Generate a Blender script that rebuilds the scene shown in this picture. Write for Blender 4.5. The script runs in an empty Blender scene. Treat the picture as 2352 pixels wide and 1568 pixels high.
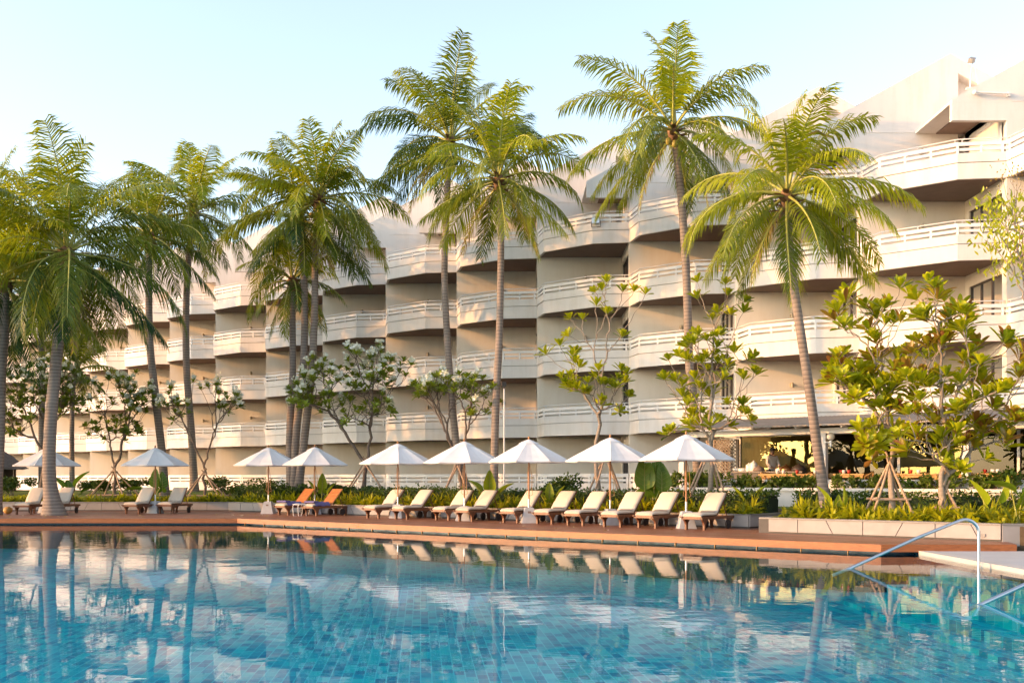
import bpy, math, random
import numpy as np
from mathutils import Vector, Matrix
R = math.radians
PI = math.pi
sc = bpy.context.scene
col = sc.collection
random.seed(7)
rng = np.random.default_rng(7)

# ------------------------------------------------------------------ layout helpers
F = 2400.0                                   # focal length in units of a 2352 px wide photograph
CAMZ = 1.5
TH = R(39.8)
EX, EY = math.cos(TH), -math.sin(TH)         # along the deck edge
NX, NY = math.sin(TH), math.cos(TH)          # away from the pool
def P(x, y, d): return Vector(((x - 1176) * d / F, d, CAMZ + (1098 - y) * d / F))
def dN(x, N): return N / (NX * (x - 1176) / F + NY)
def PN(x, y, N): return P(x, y, dN(x, N))
def W(s, n, z=0.0): return Vector((s * EX + n * NX, s * EY + n * NY, z))
def S_of(x, N):
    d = dN(x, N); X = (x - 1176) * d / F
    return X * EX + d * EY
def C1(x, y): return (.7014 * x / 1.7415, (1100 + .7014 * y) / 1.7415)
def C2(x, y): return ((1000 + .7014 * x) / 1.7415, (1100 + .7014 * y) / 1.7415)
def C3(x, y): return ((2000 + .7014 * x) / 1.7415, (1100 + .7014 * y) / 1.7415)
def C7(x, y): return ((3000 + .7654 * x) / 1.7415, (1100 + .7654 * y) / 1.7415)
def C8(x, y): return ((3200 + .6697 * x) / 1.7415, (150 + .6697 * y) / 1.7415)

# ------------------------------------------------------------------ objects
def tag(o, label=None, cat=None, group=None, kind=None):
    if label: o['label'] = label
    if cat: o['category'] = cat
    if group: o['group'] = group
    if kind: o['kind'] = kind
    return o
def empty(name, loc=(0, 0, 0), rz=0.0):
    o = bpy.data.objects.new(name, None); col.objects.link(o)
    o.location = loc; o.rotation_euler = (0, 0, rz); o.empty_display_size = .2
    return o
def copy_tree(o, parent=None):
    c = o.copy(); col.objects.link(c)
    if parent is not None: c.parent = parent
    for ch in [x for x in o.children]: copy_tree(ch, c)
    return c

class MB:
    def __init__(s): s.v = []; s.f = []; s.m = []; s.t = []; s.sm = []
    def add(s, verts, faces, mat=0, tint=.5, smooth=False):
        b = len(s.v); s.v.extend([tuple(v) for v in verts])
        for i, f in enumerate(faces):
            s.f.append(tuple(b + k for k in f)); s.m.append(mat); s.sm.append(smooth)
            s.t.append(tint[i] if hasattr(tint, '__len__') else tint)
    def box(s, c, size, mat=0, rz=0.0, tint=.5):
        cx, cy, cz = c; a, b, h = size[0] / 2, size[1] / 2, size[2] / 2
        ca, sa = math.cos(rz), math.sin(rz); vs = []
        for z in (-h, h):
            for x, y in ((-a, -b), (a, -b), (a, b), (-a, b)):
                vs.append((cx + x * ca - y * sa, cy + x * sa + y * ca, cz + z))
        s.add(vs, [(3, 2, 1, 0), (4, 5, 6, 7), (0, 1, 5, 4), (1, 2, 6, 5), (2, 3, 7, 6), (3, 0, 4, 7)], mat, tint)
    def prism(s, poly, z0, z1, mat=0, mtop=None, mbot=None):
        n = len(poly)
        area = sum(poly[i][0] * poly[(i + 1) % n][1] - poly[(i + 1) % n][0] * poly[i][1] for i in range(n))
        if area < 0: poly = poly[::-1]
        vs = [(p[0], p[1], z0) for p in poly] + [(p[0], p[1], z1) for p in poly]
        s.add(vs, [(i, (i + 1) % n, n + (i + 1) % n, n + i) for i in range(n)], mat)
        s.add(vs, [tuple(range(n, 2 * n))], mat if mtop is None else mtop)
        s.add(vs, [tuple(range(n - 1, -1, -1))], mat if mbot is None else mbot)
    def prism_xz(s, poly, y0, y1, mat=0):     # poly of (x,z) extruded along y
        n = len(poly)
        area = sum(poly[i][0] * poly[(i + 1) % n][1] - poly[(i + 1) % n][0] * poly[i][1] for i in range(n))
        if area < 0: poly = poly[::-1]
        vs = [(p[0], y0, p[1]) for p in poly] + [(p[0], y1, p[1]) for p in poly]
        s.add(vs, [(n + i, n + (i + 1) % n, (i + 1) % n, i) for i in range(n)] + [tuple(range(n)), tuple(range(2 * n - 1, n - 1, -1))], mat)
    def tube(s, pts, rad, sides=8, mat=0, tint=.5, caps=True, smooth=True):
        pts = [Vector(p) for p in pts]; n = len(pts)
        if not hasattr(rad, '__len__'): rad = [rad] * n
        vs = []; ref = None
        for i, p in enumerate(pts):
            t = (pts[min(i + 1, n - 1)] - pts[max(i - 1, 0)])
            if t.length < 1e-9: t = Vector((0, 0, 1))
            t.normalize()
            if ref is None:
                ref = Vector((1, 0, 0)) if abs(t.x) < .8 else Vector((0, 1, 0))
            a = (ref - t * ref.dot(t)).normalized(); b = t.cross(a); ref = a
            for k in range(sides):
                an = 2 * PI * k / sides
                vs.append(p + (a * math.cos(an) + b * math.sin(an)) * rad[i])
        fs = []
        for i in range(n - 1):
            for k in range(sides):
                k2 = (k + 1) % sides
                fs.append((i * sides + k, i * sides + k2, (i + 1) * sides + k2, (i + 1) * sides + k))
        s.add(vs, fs, mat, tint, smooth)
        if caps:
            s.add(vs[:sides], [tuple(range(sides - 1, -1, -1))], mat, tint)
            s.add(vs[-sides:], [tuple(range(sides))], mat, tint)
    def lathe(s, prof, c, sides=16, mat=0, tint=.5, smooth=True):
        vs = []; n = len(prof)
        for r, z in prof:
            for k in range(sides):
                an = 2 * PI * k / sides
                vs.append((c[0] + r * math.cos(an), c[1] + r * math.sin(an), c[2] + z))
        fs = [(i * sides + k, i * sides + (k + 1) % sides, (i + 1) * sides + (k + 1) % sides, (i + 1) * sides + k)
              for i in range(n - 1) for k in range(sides)]
        s.add(vs, fs, mat, tint, smooth)
    def ball(s, c, r, mat=0, tint=.5, nu=10, nv=7):
        rx, ry, rz = r if hasattr(r, '__len__') else (r, r, r)
        vs = []
        for i in range(nv + 1):
            ph = PI * i / nv
            for k in range(nu):
                a = 2 * PI * k / nu
                vs.append((c[0] + rx * math.sin(ph) * math.cos(a), c[1] + ry * math.sin(ph) * math.sin(a), c[2] - rz * math.cos(ph)))
        fs = [(i * nu + k, i * nu + (k + 1) % nu, (i + 1) * nu + (k + 1) % nu, (i + 1) * nu + k) for i in range(nv) for k in range(nu)]
        s.add(vs, fs, mat, tint, True)
    def leaf(s, base, tan, nor, L, wid, prof=(.35, .8, 1, .8, .25), fold=.15, curl=.2, mat=0, tint=.5):
        tan = Vector(tan).normalized(); nor = Vector(nor); nor = (nor - tan * nor.dot(tan))
        nor = nor.normalized() if nor.length > 1e-6 else Vector((0, 0, 1))
        sd = tan.cross(nor); m = len(prof); vs = []
        p = Vector(base); step = L / m
        vs.append(p.copy())
        for i in range(m):
            a = -curl * (i + 1) / m
            dirn = tan * math.cos(a) + nor * math.sin(a)
            p = p + dirn * step
            w = wid * prof[i] / 2
            up = nor * math.cos(a) - tan * math.sin(a)
            vs += [p + sd * w + up * (w * fold * 2), p.copy(), p - sd * w + up * (w * fold * 2)]
        fs = [(0, 2, 1), (0, 3, 2)]
        for i in range(m - 1):
            b = 1 + 3 * i
            fs += [(b, b + 1, b + 4, b + 3), (b + 1, b + 2, b + 5, b + 4)]
        vs.append(p + (p - vs[-5] if m > 1 else tan * step) .normalized() * step * .45)
        b = 1 + 3 * (m - 1); e = len(vs) - 1
        fs += [(b, b + 1, e), (b + 1, b + 2, e)]
        s.add(vs, fs, mat, tint, True)
    def build(s, name, mats, parent=None, bevel=0.0):
        me = bpy.data.meshes.new(name)
        me.from_pydata(s.v, [], s.f)
        if not isinstance(mats, (list, tuple)): mats = [mats]
        for m in mats: me.materials.append(m)
        me.polygons.foreach_set('material_index', s.m)
        me.polygons.foreach_set('use_smooth', s.sm)
        at = me.attributes.new('tint', 'FLOAT', 'FACE'); at.data.foreach_set('value', [float(x) for x in s.t])
        me.update()
        o = bpy.data.objects.new(name, me); col.objects.link(o)
        if parent is not None: o.parent = parent
        if bevel:
            b = o.modifiers.new('bevel', 'BEVEL'); b.width = bevel; b.segments = 2; b.limit_method = 'ANGLE'; b.angle_limit = R(40)
        return o

# ------------------------------------------------------------------ materials
class NT:
    def __init__(s, name):
        s.m = bpy.data.materials.new(name); s.m.use_nodes = True; s.t = s.m.node_tree
        s.t.nodes.clear(); s.out = s.t.nodes.new('ShaderNodeOutputMaterial')
    def n(s, typ, **k):
        nd = s.t.nodes.new('ShaderNode' + typ)
        for a, v in k.items(): setattr(nd, a, v)
        return nd
    def l(s, a, b): s.t.links.new(a, b)
    def put(s, nd, name, v):
        if hasattr(v, 'links') or isinstance(v, bpy.types.NodeSocket): s.l(v, nd.inputs[name])
        else: nd.inputs[name].default_value = v
    def math(s, op, a, b=0.0, c=None):
        nd = s.n('Math', operation=op); s.put(nd, 0, a); s.put(nd, 1, b)
        if c is not None: s.put(nd, 2, c)
        return nd.outputs[0]
    def mix(s, f, a, b, blend='MIX'):
        nd = s.n('Mix', data_type='RGBA', blend_type=blend)
        s.put(nd, 0, f)
        for i, v in ((6, a), (7, b)):
            if isinstance(v, bpy.types.NodeSocket): s.l(v, nd.inputs[i])
            else: nd.inputs[i].default_value = (*v[:3], 1)
        return nd.outputs[2]
    def obj(s): return s.n('TexCoord').outputs['Object']
    def mapping(s, vec, scale=(1, 1, 1), rot=(0, 0, 0)):
        nd = s.n('Mapping'); s.l(vec, nd.inputs['Vector']); nd.inputs['Scale'].default_value = scale; nd.inputs['Rotation'].default_value = rot
        return nd.outputs[0]
    def noise(s, vec, scale=5, detail=3, rough=.5, dist=0.0):
        nd = s.n('TexNoise'); s.l(vec, nd.inputs['Vector']); nd.inputs['Scale'].default_value = scale
        nd.inputs['Detail'].default_value = detail; nd.inputs['Roughness'].default_value = rough; nd.inputs['Distortion'].default_value = dist
        return nd.outputs['Fac']
    def ramp(s, f, stops):
        nd = s.n('ValToRGB'); s.l(f, nd.inputs[0]); e = nd.color_ramp.elements
        while len(e) < len(stops): e.new(.5)
        for i, (p, c) in enumerate(stops): e[i].position = p; e[i].color = (*c, 1) if len(c) == 3 else c
        return nd.outputs[0]
    def bump(s, h, strength=.3, dist=.02):
        nd = s.n('Bump'); s.l(h, nd.inputs['Height']); nd.inputs['Strength'].default_value = strength; nd.inputs['Distance'].default_value = dist
        return nd.outputs[0]
    def bsdf(s, color, rough=.6, metal=0.0, normal=None, spec=.5):
        nd = s.n('BsdfPrincipled'); 
        if isinstance(color, bpy.types.NodeSocket): s.l(color, nd.inputs['Base Color'])
        else: nd.inputs['Base Color'].default_value = (*color, 1)
        s.put(nd, 'Roughness', rough); nd.inputs['Metallic'].default_value = metal; nd.inputs['Specular IOR Level'].default_value = spec
        if normal is not None: s.l(normal, nd.inputs['Normal'])
        return nd.outputs[0]
    def done(s, sh): s.l(sh, s.out.inputs['Surface']); return s.m

def sc3(c, k): return tuple(min(1, x * k) for x in c)
def plain(name, c, rough=.6, var=.12, scale=6, bump=.15, bdist=.01, metal=0.0, spec=.4, stretch=(1, 1, 1)):
    t = NT(name); v = t.mapping(t.obj(), stretch)
    n1 = t.noise(v, scale, 4); n2 = t.noise(v, scale * .23, 3)
    f = t.math('ADD', t.math('MULTIPLY', n1, .5), t.math('MULTIPLY', n2, .5))
    cl = t.ramp(f, [(.3, sc3(c, 1 - var)), (.7, sc3(c, 1 + var))])
    return t.done(t.bsdf(cl, rough, metal, t.bump(t.noise(v, scale * 4, 3), bump, bdist) if bump else None, spec))
def paint(name, c, dirt=.12):
    t = NT(name); v = t.obj()
    geo = t.n('NewGeometry'); w = geo.outputs['Position']
    st = t.noise(t.mapping(w, (1.6, 1.6, .22)), 1.7, 5, .6)
    bl = t.noise(w, .35, 4, .55); fine = t.noise(w, 9, 3)
    f = t.math('ADD', t.math('MULTIPLY', st, .55), t.math('ADD', t.math('MULTIPLY', bl, .35), t.math('MULTIPLY', fine, .1)))
    cl = t.ramp(f, [(.33, sc3((c[0], c[1] * .97, c[2] * .92), 1 - dirt * 1.6)), (.5, c), (.68, sc3(c, 1.05))])
    return t.done(t.bsdf(cl, .75, 0, t.bump(fine, .12, .01), .25))
def leafm(name, dark, light, rough=.45, trans=.35, dry=None, spec=.4):
    t = NT(name); a = t.n('Attribute', attribute_name='tint').outputs['Fac']
    st = [(0.0, dark), (.85, light)]
    if dry: st += [(.9, light), (1.0, dry)]
    cl = t.ramp(a, st)
    nz = t.noise(t.obj(), 3.0, 2)
    cl = t.mix(t.math('MULTIPLY', nz, .35), cl, sc3(dark, .7))
    b = t.bsdf(cl, rough, 0, None, spec)
    tr = t.n('BsdfTranslucent'); t.l(t.mix(1.0, cl, (1.0, .95, .45), 'MULTIPLY'), tr.inputs['Color'])
    m = t.n('MixShader'); m.inputs[0].default_value = trans; t.l(b, m.inputs[1]); t.l(tr.outputs[0], m.inputs[2])
    # brighten the transmitted part a little so that thin blades glow when lit from behind
    return t.done(m.outputs[0])
def wood(name, c, rough=.45, axis=(1, 8, 8), var=.35, spec=.4):
    t = NT(name); v = t.mapping(t.obj(), axis)
    n = t.noise(v, 6, 5, .6, .6)
    cl = t.ramp(n, [(.3, sc3(c, 1 - var)), (.7, sc3(c, 1 + var))])
    return t.done(t.bsdf(cl, rough, 0, t.bump(n, .2, .004), spec))
def planks(name, c, angle, width=.14, rough=.4):
    t = NT(name); v = t.mapping(t.obj(), (1, 1, 1), (0, 0, angle))
    sp = t.n('SeparateXYZ'); t.l(v, sp.inputs[0])
    q = t.math('DIVIDE', sp.outputs['Y'], width); fl = t.math('FLOOR', q); fr = t.math('FRACT', q)
    ux = t.math('DIVIDE', t.math('ADD', sp.outputs['X'], t.math('MULTIPLY', fl, 1.37)), 2.4); fx = t.math('FLOOR', ux); frx = t.math('FRACT', ux)
    cb = t.n('CombineXYZ'); t.l(fl, cb.inputs[0]); t.l(fx, cb.inputs[1])
    wn = t.n('TexWhiteNoise', noise_dimensions='2D'); t.l(cb.outputs[0], wn.inputs['Vector'])
    g = t.noise(t.mapping(v, (1, 14, 1)), 3, 4, .6)
    f = t.math('ADD', t.math('MULTIPLY', wn.outputs['Value'], .55), t.math('MULTIPLY', g, .45))
    cl = t.ramp(f, [(.2, sc3(c, .6)), (.5, c), (.85, sc3(c, 1.45))])
    gap = t.math('MULTIPLY', t.math('GREATER_THAN', fr, .045), t.math('GREATER_THAN', frx, .003))
    cl = t.mix(gap, (.02, .012, .008), cl)
    wet = t.noise(v, .45, 4, .6)
    ro = t.math('ADD', rough - .12, t.math('MULTIPLY', wet, .3))
    return t.done(t.bsdf(cl, ro, 0, t.bump(gap, .4, .004), .45))
def bark(name, c, ring=9.0, amt=.5):
    t = NT(name); g = t.n('NewGeometry').outputs['Position']
    wv = t.n('TexWave', wave_type='BANDS', bands_direction='Z', wave_profile='SAW'); t.l(g, wv.inputs['Vector'])
    wv.inputs['Scale'].default_value = ring; wv.inputs['Distortion'].default_value = 1.6; wv.inputs['Detail'].default_value = 2; wv.inputs['Detail Scale'].default_value = 1.2
    n = t.noise(t.mapping(g, (1, 1, .4)), 4, 5, .6); n2 = t.noise(g, 1.1, 3)
    f = t.math('ADD', t.math('MULTIPLY', wv.outputs['Fac'], amt * .5), t.math('MULTIPLY', t.math('ADD', n, n2), (1 - amt * .5) * .5))
    cl = t.ramp(f, [(.22, sc3(c, .42)), (.42, c), (.68, sc3(c, 1.5))])
    return t.done(t.bsdf(cl, .85, 0, t.bump(f, .7, .03), .2))
def cloth(name, c, rough=.85, trans=.0):
    t = NT(name); v = t.obj()
    n = t.noise(v, 2.2, 3); n2 = t.noise(v, 160, 2)
    cl = t.ramp(n, [(.3, sc3(c, .93)), (.7, sc3(c, 1.03))])
    b = t.bsdf(cl, rough, 0, t.bump(t.math('ADD', t.math('MULTIPLY', n, 1.0), t.math('MULTIPLY', n2, .05)), .25, .03), .2)
    if trans:
        tr = t.n('BsdfTranslucent'); t.l(cl, tr.inputs['Color']); m = t.n('MixShader'); m.inputs[0].default_value = trans
        t.l(b, m.inputs[1]); t.l(tr.outputs[0], m.inputs[2]); b = m.outputs[0]
    return t.done(b)
def glassm(name, tint=(.9, .95, .95), refl=.25, rough=.01, gc=(.95, .95, .95)):
    t = NT(name)
    fr = t.n('Fresnel'); fr.inputs['IOR'].default_value = 1.5
    f = t.math('MINIMUM', t.math('ADD', fr.outputs[0], refl), 1.0)
    tr = t.n('BsdfTransparent'); tr.inputs['Color'].default_value = (*tint, 1)
    gl = t.n('BsdfGlossy'); gl.inputs['Roughness'].default_value = rough; gl.inputs['Color'].default_value = (*gc, 1)
    g = t.n('NewGeometry').outputs['Position']
    t.l(t.bump(t.noise(g, .7, 2), .15, .02), gl.inputs['Normal'])
    m = t.n('MixShader'); t.l(f, m.inputs[0]); t.l(tr.outputs[0], m.inputs[1]); t.l(gl.outputs[0], m.inputs[2])
    return t.done(m.outputs[0])

WALL_WHITE = paint('white_stucco', (.74, .69, .635), .06)
WALL_BEIGE = paint('beige_stucco', (.80, .71, .585), .03)
RAIL_WHITE = paint('white_rail_paint', (.80, .76, .71), .04)
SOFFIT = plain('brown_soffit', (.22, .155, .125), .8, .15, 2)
METAL = plain('brushed_metal', (.62, .62, .63), .28, .06, 12, .05, .002, 1.0)
ALU = plain('painted_aluminium', (.70, .67, .64), .4, .05, 9, 0)
FRAME = plain('dark_bronze_frame', (.055, .04, .032), .4, .1, 8, 0)
CURTAIN = None
DECK_R = planks('deck_planks_right', (.25, .090, .043), TH)
DECK_L = planks('deck_planks_left', (.21, .085, .05), 0)
DECK_EDGE = wood('deck_edge_board', (.29, .095, .028), .4, (.8, .8, 14), .45)
STONE = plain('planter_stone', (.33, .30, .28), .7, .14, 3, .2, .004)
STONE_CAP = plain('planter_coping', (.24, .22, .20), .6, .15, 4, .2, .004)
JOINT = plain('stone_joint', (.10, .09, .08), .9, .1, 8, 0)
PAVING = plain('pale_paving', (.46, .45, .44), .6, .1, 2.5, .2, .004)
CONC = plain('umbrella_concrete', (.42, .41, .41), .8, .1, 7, .3, .004)
TEAK = wood('teak', (.16, .065, .032), .4, (6, 1.2, 6), .35)
TEAK_L = wood('oiled_slats', (.45, .17, .055), .4, (1.2, 6, 6), .3)
POLE = wood('pole_wood', (.42, .20, .085), .35, (7, 7, .8), .25)
CUSHION = cloth('cream_cushion', (.60, .51, .41))
CANVAS = cloth('white_canvas', (.86, .86, .86), .9, .22)
TOWEL = cloth('violet_towel', (.15, .13, .27))
RUBBER = plain('dark_wheel', (.035, .025, .022), .6, .2, 8, 0)
CORD = plain('tan_cord', (.5, .28, .12), .8, .1, 20, 0)
PALM_BARK = bark('palm_bark', (.21, .165, .135), 2.3, .75)
TREE_BARK = bark('grey_bark', (.27, .215, .165), 3.0, .25)
PLUM_BARK = bark('plumeria_bark', (.15, .112, .088), 2.0, .2)
STAKE = bark('stake_bark', (.36, .25, .17), 2.5, .2)
FIBRE = plain('palm_fibre', (.20, .11, .055), .9, .35, 12, .5, .02)
RACHIS = plain('frond_stalk', (.34, .33, .07), .5, .2, 5, 0)
PALM_LEAF = leafm('palm_leaflets', (.020, .075, .020), (.46, .49, .012), .36, .46, (.34, .24, .11))
FERN = leafm('fern_blades', (.045, .10, .012), (.62, .58, .010), .5, .48)
HEDGE = leafm('hedge_leaves', (.020, .055, .010), (.16, .22, .02), .45, .3)
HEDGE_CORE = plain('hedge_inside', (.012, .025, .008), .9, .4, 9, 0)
BIGLEAF = leafm('rosette_leaves', (.06, .15, .010), (.58, .58, .012), .32, .44, (.30, .10, .04))
PLUMLEAF = leafm('plumeria_leaves', (.055, .12, .02), (.38, .44, .03), .38, .36)
EARLEAF = leafm('elephant_ear_leaves', (.05, .15, .018), (.38, .46, .02), .35, .4)
PETAL = leafm('white_petals', (.78, .76, .66), (.86, .86, .80), .6, .3)
LAWN = plain('lawn_grass', (.13, .17, .018), .9, .4, 7, .5, .03)
SOIL = plain('garden_soil', (.085, .06, .035), .95, .4, 5, .5, .03)
GROUND = plain('far_ground', (.17, .15, .10), .95, .3, .6, .3, .03)
THATCH = plain('thatch', (.20, .17, .15), .95, .35, 14, .8, .04, 0, .2, (1, 1, 5))
NUT = plain('coconut_husk', (.30, .24, .05), .5, .3, 7, .1)
def curtain_mat():
    t = NT('pleated_curtain'); g = t.n('NewGeometry').outputs['Position']
    wv = t.n('TexWave', wave_type='BANDS', bands_direction='Y'); t.l(g, wv.inputs['Vector']); wv.inputs['Scale'].default_value = 2.2
    wv.inputs['Distortion'].default_value = .6
    cl = t.ramp(wv.outputs['Fac'], [(0, (.60, .52, .36)), (1, (.72, .64, .46))])
    return t.done(t.bsdf(cl, .9, 0, t.bump(wv.outputs['Fac'], .6, .05), .1))
CURTAIN = curtain_mat()
GLASS = glassm('window_glass', (.80, .84, .80), .06)
GLASS_SHOP = glassm('sky_tinted_glass', (.42, .40, .20), .14, .01, (.62, .50, .20))  # yellow gloss colour paints in the warm sky reflected by these panes

# ------------------------------------------------------------------ camera, sun, sky
cam = bpy.data.cameras.new('camera'); co = bpy.data.objects.new('camera', cam); col.objects.link(co)
co.location = (0, 0, CAMZ); co.rotation_euler = (R(90), 0, 0)
cam.sensor_width = 36; cam.lens = 36 * F / 2352; cam.shift_y = (1098 - 784) / 2352; cam.clip_end = 3000; cam.clip_start = .1
sc.camera = co
SUN_EL, SUN_AZ = R(12.5), R(14)        # azimuth measured from -X towards the camera side
to_sun = Vector((-math.cos(SUN_EL) * math.cos(SUN_AZ), -math.cos(SUN_EL) * math.sin(SUN_AZ), math.sin(SUN_EL)))
sl = bpy.data.lights.new('sun', 'SUN'); so = bpy.data.objects.new('sun', sl); col.objects.link(so)
sl.energy = 2.0; sl.angle = R(.6); sl.color = (.64, .30, .095)
so.rotation_euler = to_sun.to_track_quat('Z', 'Y').to_euler(); so.location = (-60, -10, 40)
w = bpy.data.worlds.new('World'); sc.world = w; w.use_nodes = True
nt = w.node_tree; nt.nodes.clear()
sky = nt.nodes.new('ShaderNodeTexSky'); sky.sky_type = 'NISHITA'; sky.sun_disc = False
sky.sun_elevation = SUN_EL; sky.sun_rotation = math.atan2(to_sun.x, to_sun.y)
sky.air_density = 1.0; sky.dust_density = 1.2; sky.ozone_density = 1.6; sky.altitude = 0
bg = nt.nodes.new('ShaderNodeBackground'); bg.inputs['Strength'].default_value = .15
wo = nt.nodes.new('ShaderNodeOutputWorld'); hs = nt.nodes.new('ShaderNodeHueSaturation'); hs.inputs['Saturation'].default_value = .72; hs.inputs['Value'].default_value = .80
nt.links.new(sky.outputs[0], hs.inputs['Color']); nt.links.new(hs.outputs[0], bg.inputs[0]); nt.links.new(bg.outputs[0], wo.inputs[0])
sc.view_settings.view_transform = 'Standard'; sc.view_settings.look = 'None'; sc.view_settings.gamma = 1
sc.view_settings.exposure = 2.16
sc.render.engine = 'CYCLES'
sc.cycles.max_bounces = 8; sc.cycles.transparent_max_bounces = 12; sc.cycles.caustics_reflective = False; sc.cycles.caustics_refractive = False
sc.cycles.use_denoising = True

# ------------------------------------------------------------------ ground, pool, deck
ZW = -.23                                    # water level
ZP = -1.15                                   # pool floor
def sheet(name, polys, mat, z=None):
    m = MB()
    for p in polys:
        q = [(a[0], a[1], a[2] if z is None else z) for a in p]
        m.add(q, [tuple(range(len(q)))])
    return m.build(name, mat)
G = -.45
o = sheet('ground', [[(-900, -300), (900, -300), (900, -6), (-900, -6)], [(-900, -6), (-40, -6), (-40, 44), (-900, 44)],
                     [(12, -6), (900, -6), (900, 44), (12, 44)], [(-900, 44), (900, 44), (900, 1500), (-900, 1500)]], GROUND, G)
tag(o, kind='structure')
KX, KY = -10.28, 39.1                        # kink of the deck edge
EXX, EYY = 8.37, 23.7                        # end of the deck edge
RX = 9.25                                    # right side of the pool
OV = .40
_dx, _dy = EXX - KX, EYY - KY; _l = math.hypot(_dx, _dy); _n = (-_dy / _l, _dx / _l); _c = _n[0] * KX + _n[1] * KY + OV
pool = [(-36, KY + OV), ((_c - _n[1] * (KY + OV)) / _n[0], KY + OV), ((_c - _n[1] * (EYY + OV)) / _n[0], EYY + OV), (RX, EYY + OV), (RX, 1.5), (-36, 1.5)]
def tile_mat(name):
    t = NT(name); v = t.mapping(t.obj(), (1, 1, 1), (0, 0, R(90 - 5)))
    br = t.n('TexBrick'); t.l(v, br.inputs['Vector']); br.offset = .5; br.squash = 1
    br.inputs['Color1'].default_value = (0, 0, 0, 1); br.inputs['Color2'].default_value = (1, 1, 1, 1); br.inputs['Mortar'].default_value = (.5, .5, .5, 1)
    br.inputs['Scale'].default_value = 1; br.inputs['Mortar Size'].default_value = .009; br.inputs['Bias'].default_value = 0
    br.inputs['Brick Width'].default_value = .30; br.inputs['Row Height'].default_value = .15
    c = t.ramp(br.outputs['Color'], [(0, (.0, .22, .42)), (.3, (.0, .42, .58)), (.7, (.0, .66, .72)), (1, (.02, .84, .82))])
    c = t.mix(br.outputs['Fac'], c, (.22, .90, .92))
    big = t.noise(v, .25, 3)
    c = t.mix(t.math('MULTIPLY', big, .35), c, (.0, .36, .52))
    return t.done(t.bsdf(c, .3, 0, None, .3))
TILE = tile_mat('pool_tiles')
m = MB(); pz = [(x, y, ZP) for x, y in pool]
m.add(pz, [tuple(range(len(pz) - 1, -1, -1))], 0)
for i in range(len(pool)):
    a, b = pool[i], pool[(i + 1) % len(pool)]
    m.add([(*a, ZP), (*b, ZP), (*b, -.16), (*a, -.16)], [(0, 1, 2, 3)], 1)
TILE_W = plain('pool_wall_tiles', (.012, .05, .09), .25, .35, 14, 0)
tag(m.build('pool_basin', [TILE, TILE_W]), kind='structure')
m = MB()
for i in range(5):                           # broad steps going down from the right side, under the handrails
    x1 = RX - .02; x0 = RX - .45 * (i + 1); z1 = ZW - .16 - .17 * i
    m.box(((x0 + x1 - .0) / 2, 15.5, (z1 + ZP) / 2), (x1 - x0, 13.0 + i * .02, z1 - ZP), 0)
tag(m.build('pool_steps', TILE), kind='structure')
def water_mat():
    t = NT('pool_water'); g = t.n('NewGeometry').outputs['Position']
    a = t.noise(t.mapping(g, (.75, 1.0, 1), (0, 0, R(-18))), .95, 2, .45, .5)
    b = t.noise(t.mapping(g, (.8, 1.3, 1), (0, 0, R(-12))), 3.6, 2, .5, .3)
    big = t.noise(g, .11, 2)
    amp = t.math('ADD', .35, t.math('MULTIPLY', t.math('SMOOTH_MIN', t.math('MAXIMUM', t.math('SUBTRACT', big, .42), 0.0), .2, .02), 5.0))
    h = t.math('MULTIPLY', t.math('ADD', t.math('MULTIPLY', a, 1.0), t.math('MULTIPLY', b, .30)), amp)
    nr = t.bump(h, .10, .05)
    fr = t.n('Fresnel'); fr.inputs['IOR'].default_value = 1.22; t.l(nr, fr.inputs['Normal'])
    gl = t.n('BsdfGlossy'); gl.inputs['Roughness'].default_value = .0; t.l(nr, gl.inputs['Normal']); gl.inputs['Color'].default_value = (1, 1, 1, 1)
    tr = t.n('BsdfTransparent'); tr.inputs['Color'].default_value = (.55, .97, 1.0, 1)
    mx = t.n('MixShader'); t.l(t.math('MULTIPLY', fr.outputs[0], .84), mx.inputs[0]); t.l(tr.outputs[0], mx.inputs[1]); t.l(gl.outputs[0], mx.inputs[2])
    return t.done(mx.outputs[0])
m = MB(); m.add([(x, y, ZW) for x, y in pool], [tuple(range(len(pool) - 1, -1, -1))])
tag(m.build('pool_water', water_mat()), kind='structure')

# deck: two runs of boards meeting in a mitre; edge beam on the pool side
WY, WN = 48.0, 28.55                         # planter walls: y = WY on the left, N = WN on the right
WKX = (WN - NY * WY) / NX
w1 = (7.1, 31.3); w2 = (7.03, 28.6); w3 = (11.57, 24.7)
m = MB()
def lp(pts, z): return [(x, y, z) for x, y in pts]
m.add(lp([(-36, KY), (KX, KY), (WKX, WY + .1), (-36, WY + .1)], 0), [(0, 1, 2, 3)], 0)
m.add(lp([(KX, KY), (EXX, EYY), (11.45, EYY), (w3[0] + .2, w3[1] + .2), (w2[0] + .2, w2[1] + .2), (w2[0] + NX * 6, w2[1] + NY * 6), (w1[0] + NX * 4, w1[1] + NY * 4), w1, (WKX, WY + .1)], 0), [tuple(range(9))], 1)
for a, b in (((-36, KY), (KX, KY)), ((KX, KY), (EXX, EYY)), ((EXX, EYY), (11.45, EYY))):
    m.add([(*a, -.17), (*b, -.17), (*b, 0), (*a, 0)], [(0, 1, 2, 3)], 2)
    L = math.hypot(b[0] - a[0], b[1] - a[1]); ux, uy = (b[0] - a[0]) / L, (b[1] - a[1]) / L
    q = [a, b, (b[0] - uy * .5, b[1] + ux * .5), (a[0] - uy * .5, a[1] + ux * .5)]
    m.add(lp(q, -.17), [(3, 2, 1, 0)], 2)
tag(m.build('pool_deck', [DECK_L, DECK_R, DECK_EDGE]), kind='structure')
m = MB()                                     # deck brackets seen in the shadow gap
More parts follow.
